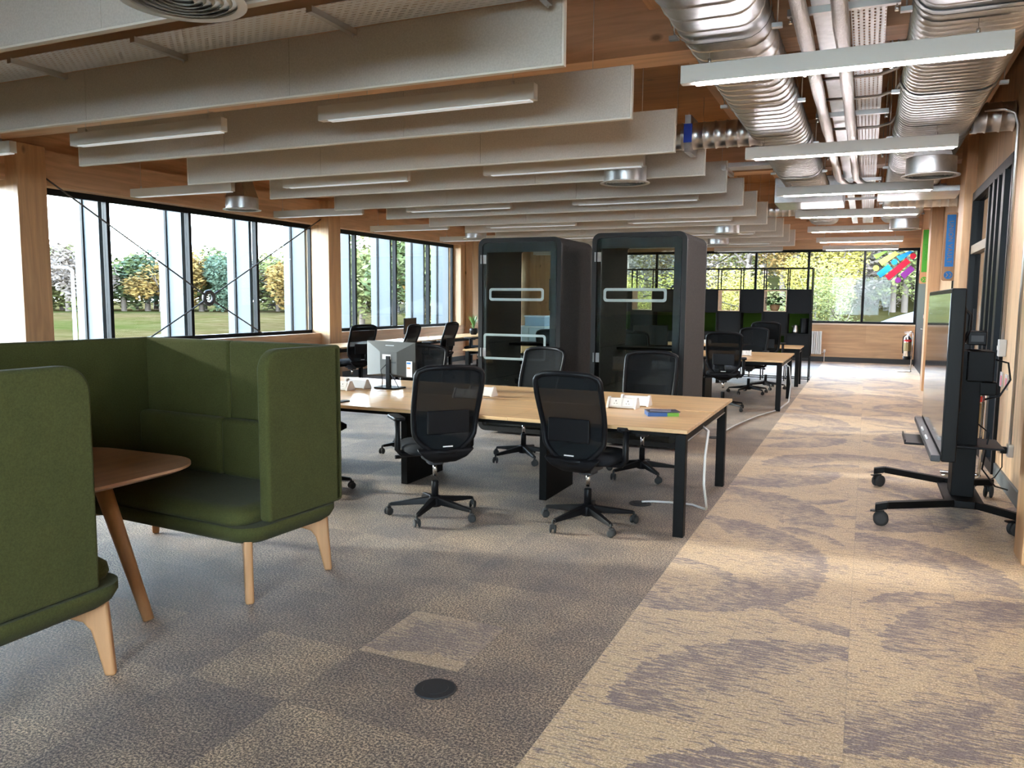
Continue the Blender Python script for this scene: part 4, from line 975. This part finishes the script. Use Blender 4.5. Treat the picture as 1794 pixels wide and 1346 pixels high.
MB().tube([(.2, .0, 1.16), (.28, .0, 1.14), (.30, .0, 1.02), (.24, .0, .90), (.15, .0, .87)], .007, 8).tube([(.1, .1, .7), (.2, .05, .62), (.17, .05, .35), (.30, .35, .17), (.42, .6, .10)], .006, 8).build('power_cable', BLACKP, ds)
dd = empty('touch_display', (.50, 6.36, .60), label='large black-framed touch screen reflecting the far window, facing the aisle', cat='display')
MB().box(-.045, .035, -.94, .94, 0, 1.05).build('display_body', BLACK, dd, bevel=.008)
MB().box(-.0475, -.0455, -.915, .915, .055, 1.02).build('glass_face', SCREEN, dd)
MB().box(.036, .075, -.6, .6, .25, .95).build('rear_housing', BLACKP, dd, bevel=.02)
MB().box(-.10, -.046, -.92, .92, -.005, .035).build('pen_tray', DGREY, dd, bevel=.006); 
for y in (-.3, .1): MB().tube([(-.085, y, .043), (-.085, y+.13, .043)], .007, 8).build('stylus', WPAINT, dd)

# ------------------------------------------------------------------ fire extinguishers, wall items, signs
def ext(x, y, lab, yb=True):
    o = empty('fire_extinguisher', (x, y, 0), label=lab, cat='fire extinguisher')
    MB().tube([(-.24, -.08, .014), (.04, -.08, .014), (.07, 0, .014), (.04, .08, .014), (-.24, .08, .014)], .012, 8).tube([(.06, 0, .014), (.07, 0, .45), (.07, 0, .88), (.03, 0, .92), (0, 0, .90)], .013, 8).build('floor_stand', CHROME, o)
    MB().lathe([(.06, .30), (.078, .32), (.078, .76), (.06, .80), (.03, .83)], T(-.03, 0, 0), 24).build('cylinder', CHROME, o)
    MB().lathe([(.08, .29), (.082, .30), (.082, .36)], T(-.03, 0, 0), 24).build('base_cup', BLACKP, o)
    MB().box(-.055, -.01, -.03, .03, .83, .87).box(-.10, .03, -.012, .012, .87, .882).box(-.11, .0, -.012, .012, .90, .912).build('valve_head', STEEL, o)
    MB().tube([(-.03, .03, .85), (-.12, .05, .80), (-.125, .05, .55), (-.115, .03, .42)], .012, 8).build('hose', BLACKP, o)
    MB().lathe([(.0795, .48), (.0795, .68)], T(-.03, 0, 0), 24, False).build('instruction_label', mat('yellow_band', (.30, .24, .12), .4, .5) if yb else PAPER, o)
    MB().lathe([(.080, .69), (.080, .74)], T(-.03, 0, 0), 24, False).build('red_band', RED, o)
ext(.93, 8.15, 'chrome fire extinguisher on a tube stand behind the display, by the right wall')
ext(.90, 20.1, 'distant steel fire extinguisher on a floor stand at the end of the aisle')
def wallbox(name, y, z, w_, h_, lab, cat_, m_=WPAINT):
    o = MB().box(XR-.035, XR-.001, y-w_/2, y+w_/2, z-h_/2, z+h_/2).build(name, m_, bevel=.004); return tag(o, lab, cat_)
sw = empty('isolator_switch', (XR, 8.22, 1.17), label='grey isolator switch box below the conduit on the right wall', cat='switch'); MB().box(-.06, -.001, -.045, .045, -.075, .075).build('enclosure', GRILLE, sw, bevel=.005); MB().box(-.068, -.0605, -.015, .015, -.02, .02).build('rocker', WHITE, sw)
for y, lab in ((8.30, 'pink and grey notice plate on the right wall, farther of two'), (8.02, 'pink and grey notice plate on the right wall, nearer of two')):
    o = empty('notice_plate', (XR, y, .88), label=lab, cat='notice', group='notice plates on the right wall'); MB().box(-.012, -.001, -.06, .06, -.06, .07).build('plate', GRILLE, o); MB().box(-.0135, -.0125, -.055, .02, -.05, .04).build('pink_print', mat('pink_print', (.65, .15, .2), .5), o)
so = empty('wall_socket', (XR, 7.50, .37), label='metal double wall socket with a black plug low on the right wall', cat='socket'); MB().box(-.04, -.001, -.05, .05, -.05, .05).build('back_box', STEEL, so, bevel=.004); MB().box(-.085, -.041, .0, .045, -.03, .025).build('plug', BLACKP, so, bevel=.006); MB().tube([(-.07, .02, -.03), (-.06, .05, -.15), (-.10, .1, -.25), (-.25, .0, -.32), (-.30, -.3, -.35)], .005, 8).build('lead', BLACKP, so)
o = MB().tube([(XR-.02, 7.52, .42), (XR-.02, 7.52, 3.9)], .012, 8).build('conduit', STEEL); tag(o, 'thin vertical conduit rising from the wall socket', 'conduit')
o = MB().tube([(XR-.03, 8.22, 1.24), (XR-.03, 8.22, 3.10), (XR-.06, 8.22, 3.20), (XR-.14, 8.22, 3.24), (.85, 8.22, 3.24)], .014, 8).build('conduit', STEEL); tag(o, 'vertical conduit rising from the isolator switch and bending into the ceiling', 'conduit')
cpnt = empty('fire_call_point', (XR, 18.9, 1.28), label='small red fire call point on the far end of the right wall', cat='call point'); MB().box(-.05, -.001, -.05, .05, -.05, .05).build('body', RED, cpnt, bevel=.006); MB().box(-.053, -.0505, -.03, .03, -.03, .03).build('glass_plate', PAPER, cpnt)
def sign(x0, x1, y, z0, z1, face, tm, word, lab):
    o = empty('hanging_sign', ((x0+x1)/2, y, 0), label=lab, cat='sign', group='vertical wayfinding signs on the right'); wd = x1-x0; cz = (z0+z1)/2
    M = Matrix(((1, 0, 0, 0), (0, 0, 1, 0), (0, 1, 0, 0), (0, 0, 0, 1)))
    MB().prism(rrect(wd, z1-z0, .03, 5, 0, cz), -.012, .012, M).build('board', SIGNW, o)
    MB().prism(rrect(wd*.68, (z1-z0)*.76, .005, 2, 0, z1-.03-(z1-z0)*.38), -.014, -.0125, M).build('colour_panel', face, o)
    cz2 = z0+wd*.50; MB().prism([(wd*.34*math.cos(a*.3142), cz2+wd*.34*math.sin(a*.3142)) for a in range(20)], -.014, -.0125, M).build('arrow_disc', face, o)
    b = MB()
    for s_ in (-.035, .01):
        for q in (-1, 1): b.add([(s_, -.016, cz2+q*.03), (s_+.012, -.016, cz2+q*.03), (s_+.034, -.016, cz2), (s_+.022, -.016, cz2)], [(0, 1, 2, 3)])
    b.build('chevron', SIGNW, o)
    MB().box(wd/2, XR-(x0+x1)/2, -.01, .01, z1-.12, z1-.09).build('bracket', STEEL, o)
    cu = bpy.data.curves.new('t', 'FONT'); cu.body = word; cu.size = wd*.50; cu.extrude = .001; cu.align_x = 'CENTER'; cu.align_y = 'CENTER'; cu.space_character = 1.12
    tmp = bpy.data.objects.new('t', cu); C.objects.link(tmp); dg = bpy.context.evaluated_depsgraph_get(); me = bpy.data.meshes.new_from_object(tmp.evaluated_get(dg)); bpy.data.objects.remove(tmp)
    me.materials.clear(); me.materials.append(tm); lt = bpy.data.objects.new('lettering', me); C.objects.link(lt); lt.parent = o
    lt.rotation_euler = (R(90), R(90), 0); lt.location = (0, -.0155, z1-.05-(z1-z0)*.38)
sign(.945, 1.11, 13.0, 1.88, 2.84, SIGNB, mat('sign_letter_brown', (.30, .18, .14), .6), 'UNION VAULT', 'tall wooden wayfinding sign with blue panel and double-chevron disc')
sign(.88, 1.04, 17.25, 1.93, 2.98, SIGNG, SIGNT2, 'STUDIO', 'tall wooden wayfinding sign with green panel, beyond the blue one')
# colourful vinyl marks on the far right pane
vm = empty('window_vinyl', (0, YB+.125, 0), label='colourful vinyl logo of slanted bars and dots on the far right pane', cat='window sticker')
def vbar(a, c, col, hw=.075):
    a, c = Vector(a), Vector(c); d = (c-a).normalized(); n_2 = Vector((-d.y, d.x))*hw
    pts = [a+n_2, c+n_2, c-n_2, a-n_2]; pts = [(p.x, min(p.y, 2.875)) for p in pts]
    MB().add([(x, 0, z) for x, z in pts]+[(x, .003, z) for x, z in pts], [(0, 1, 2, 3), (7, 6, 5, 4)]+[(j, (j+1) % 4, 4+(j+1) % 4, 4+j) for j in range(4)]).build('vinyl_bar', col, vm)
def vdot(c, col, r=.072): MB().add([(c[0]+r*math.cos(k*.3142), 0, c[1]+r*math.sin(k*.3142)) for k in range(20)]+[(c[0]+r*math.cos(k*.3142), .003, c[1]+r*math.sin(k*.3142)) for k in range(20)], [tuple(range(20))]+[(j, (j+1) % 20, 20+(j+1) % 20, 20+j) for j in range(20)]).build('vinyl_dot', col, vm)
def vin(n, c): return mat('vinyl_'+n, c, .5, Emission_Color=(*c, 1), Emission_Strength=.0)
vg, vl, vb, vr, vp = vin('green', (.13, .50, .02)), vin('lime', (.45, .68, .10)), vin('blue', (.0, .30, .85)), vin('red', (.65, .0, .04)), vin('purple', (.26, .03, .36))
vbar((.11, 2.73), (.36, 2.93), vg, .065); vbar((.24, 2.57), (.62, 2.86), vl); vdot((.15, 2.45), vl)
vbar((.66, 2.68), (.95, 2.92), vb); vdot((.57, 2.6), vb); vbar((.22, 2.26), (.48, 2.49), vb); vbar((.42, 2.19), (.89, 2.64), vr); vdot((.99, 2.74), vr); vbar((.77, 2.23), (1.0, 2.46), vp); vdot((.68, 2.14), vp)

# floor boxes and cables
for x, y, r, lab in ((-1.51, 2.67, .085, 'black round floor box cover in the dark carpet near the camera'), (-1.53, 5.91, .085, 'black round floor box under the foreground desk with a white cable'), (-1.54, 9.22, .085, 'black round floor box beyond the right booth with a cable')):
    o = empty('floor_box', (x, y, 0), label=lab, cat='floor box'); MB().lathe([(r, 0), (r, .004), (r-.006, .006)], None, 36).build('lid', FLOORBOX, o); MB().lathe([(r*.62, .0061), (r*.60, .0075)], None, 36).build('hatch', FLOORBOX, o)
o = MB().tube([(-1.15, 5.95, .69), (-1.0, 5.75, .63), (-.965, 5.45, .50), (-.95, 5.35, .33), (-.96, 5.55, .12), (-1.02, 5.85, .03), (-1.15, 6.02, .010), (-1.32, 6.02, .009), (-1.45, 5.99, .010), (-1.52, 5.93, .012)], .009, 8).build('power_cable', CABLEW); tag(o, 'pale cable looping from the foreground desk end down to its floor box', 'cable')
o = MB().tube([(-1.15, 12.5, .69), (-1.02, 12.5, .60), (-.98, 12.4, .35), (-.99, 12.3, .10), (-1.1, 12.0, .01), (-1.3, 11.2, .009), (-1.45, 10.2, .009), (-1.52, 9.3, .012)], .010, 8).build('power_cable', CABLEW); tag(o, 'pale cable from the desk behind the booths trailing over the carpet', 'cable')
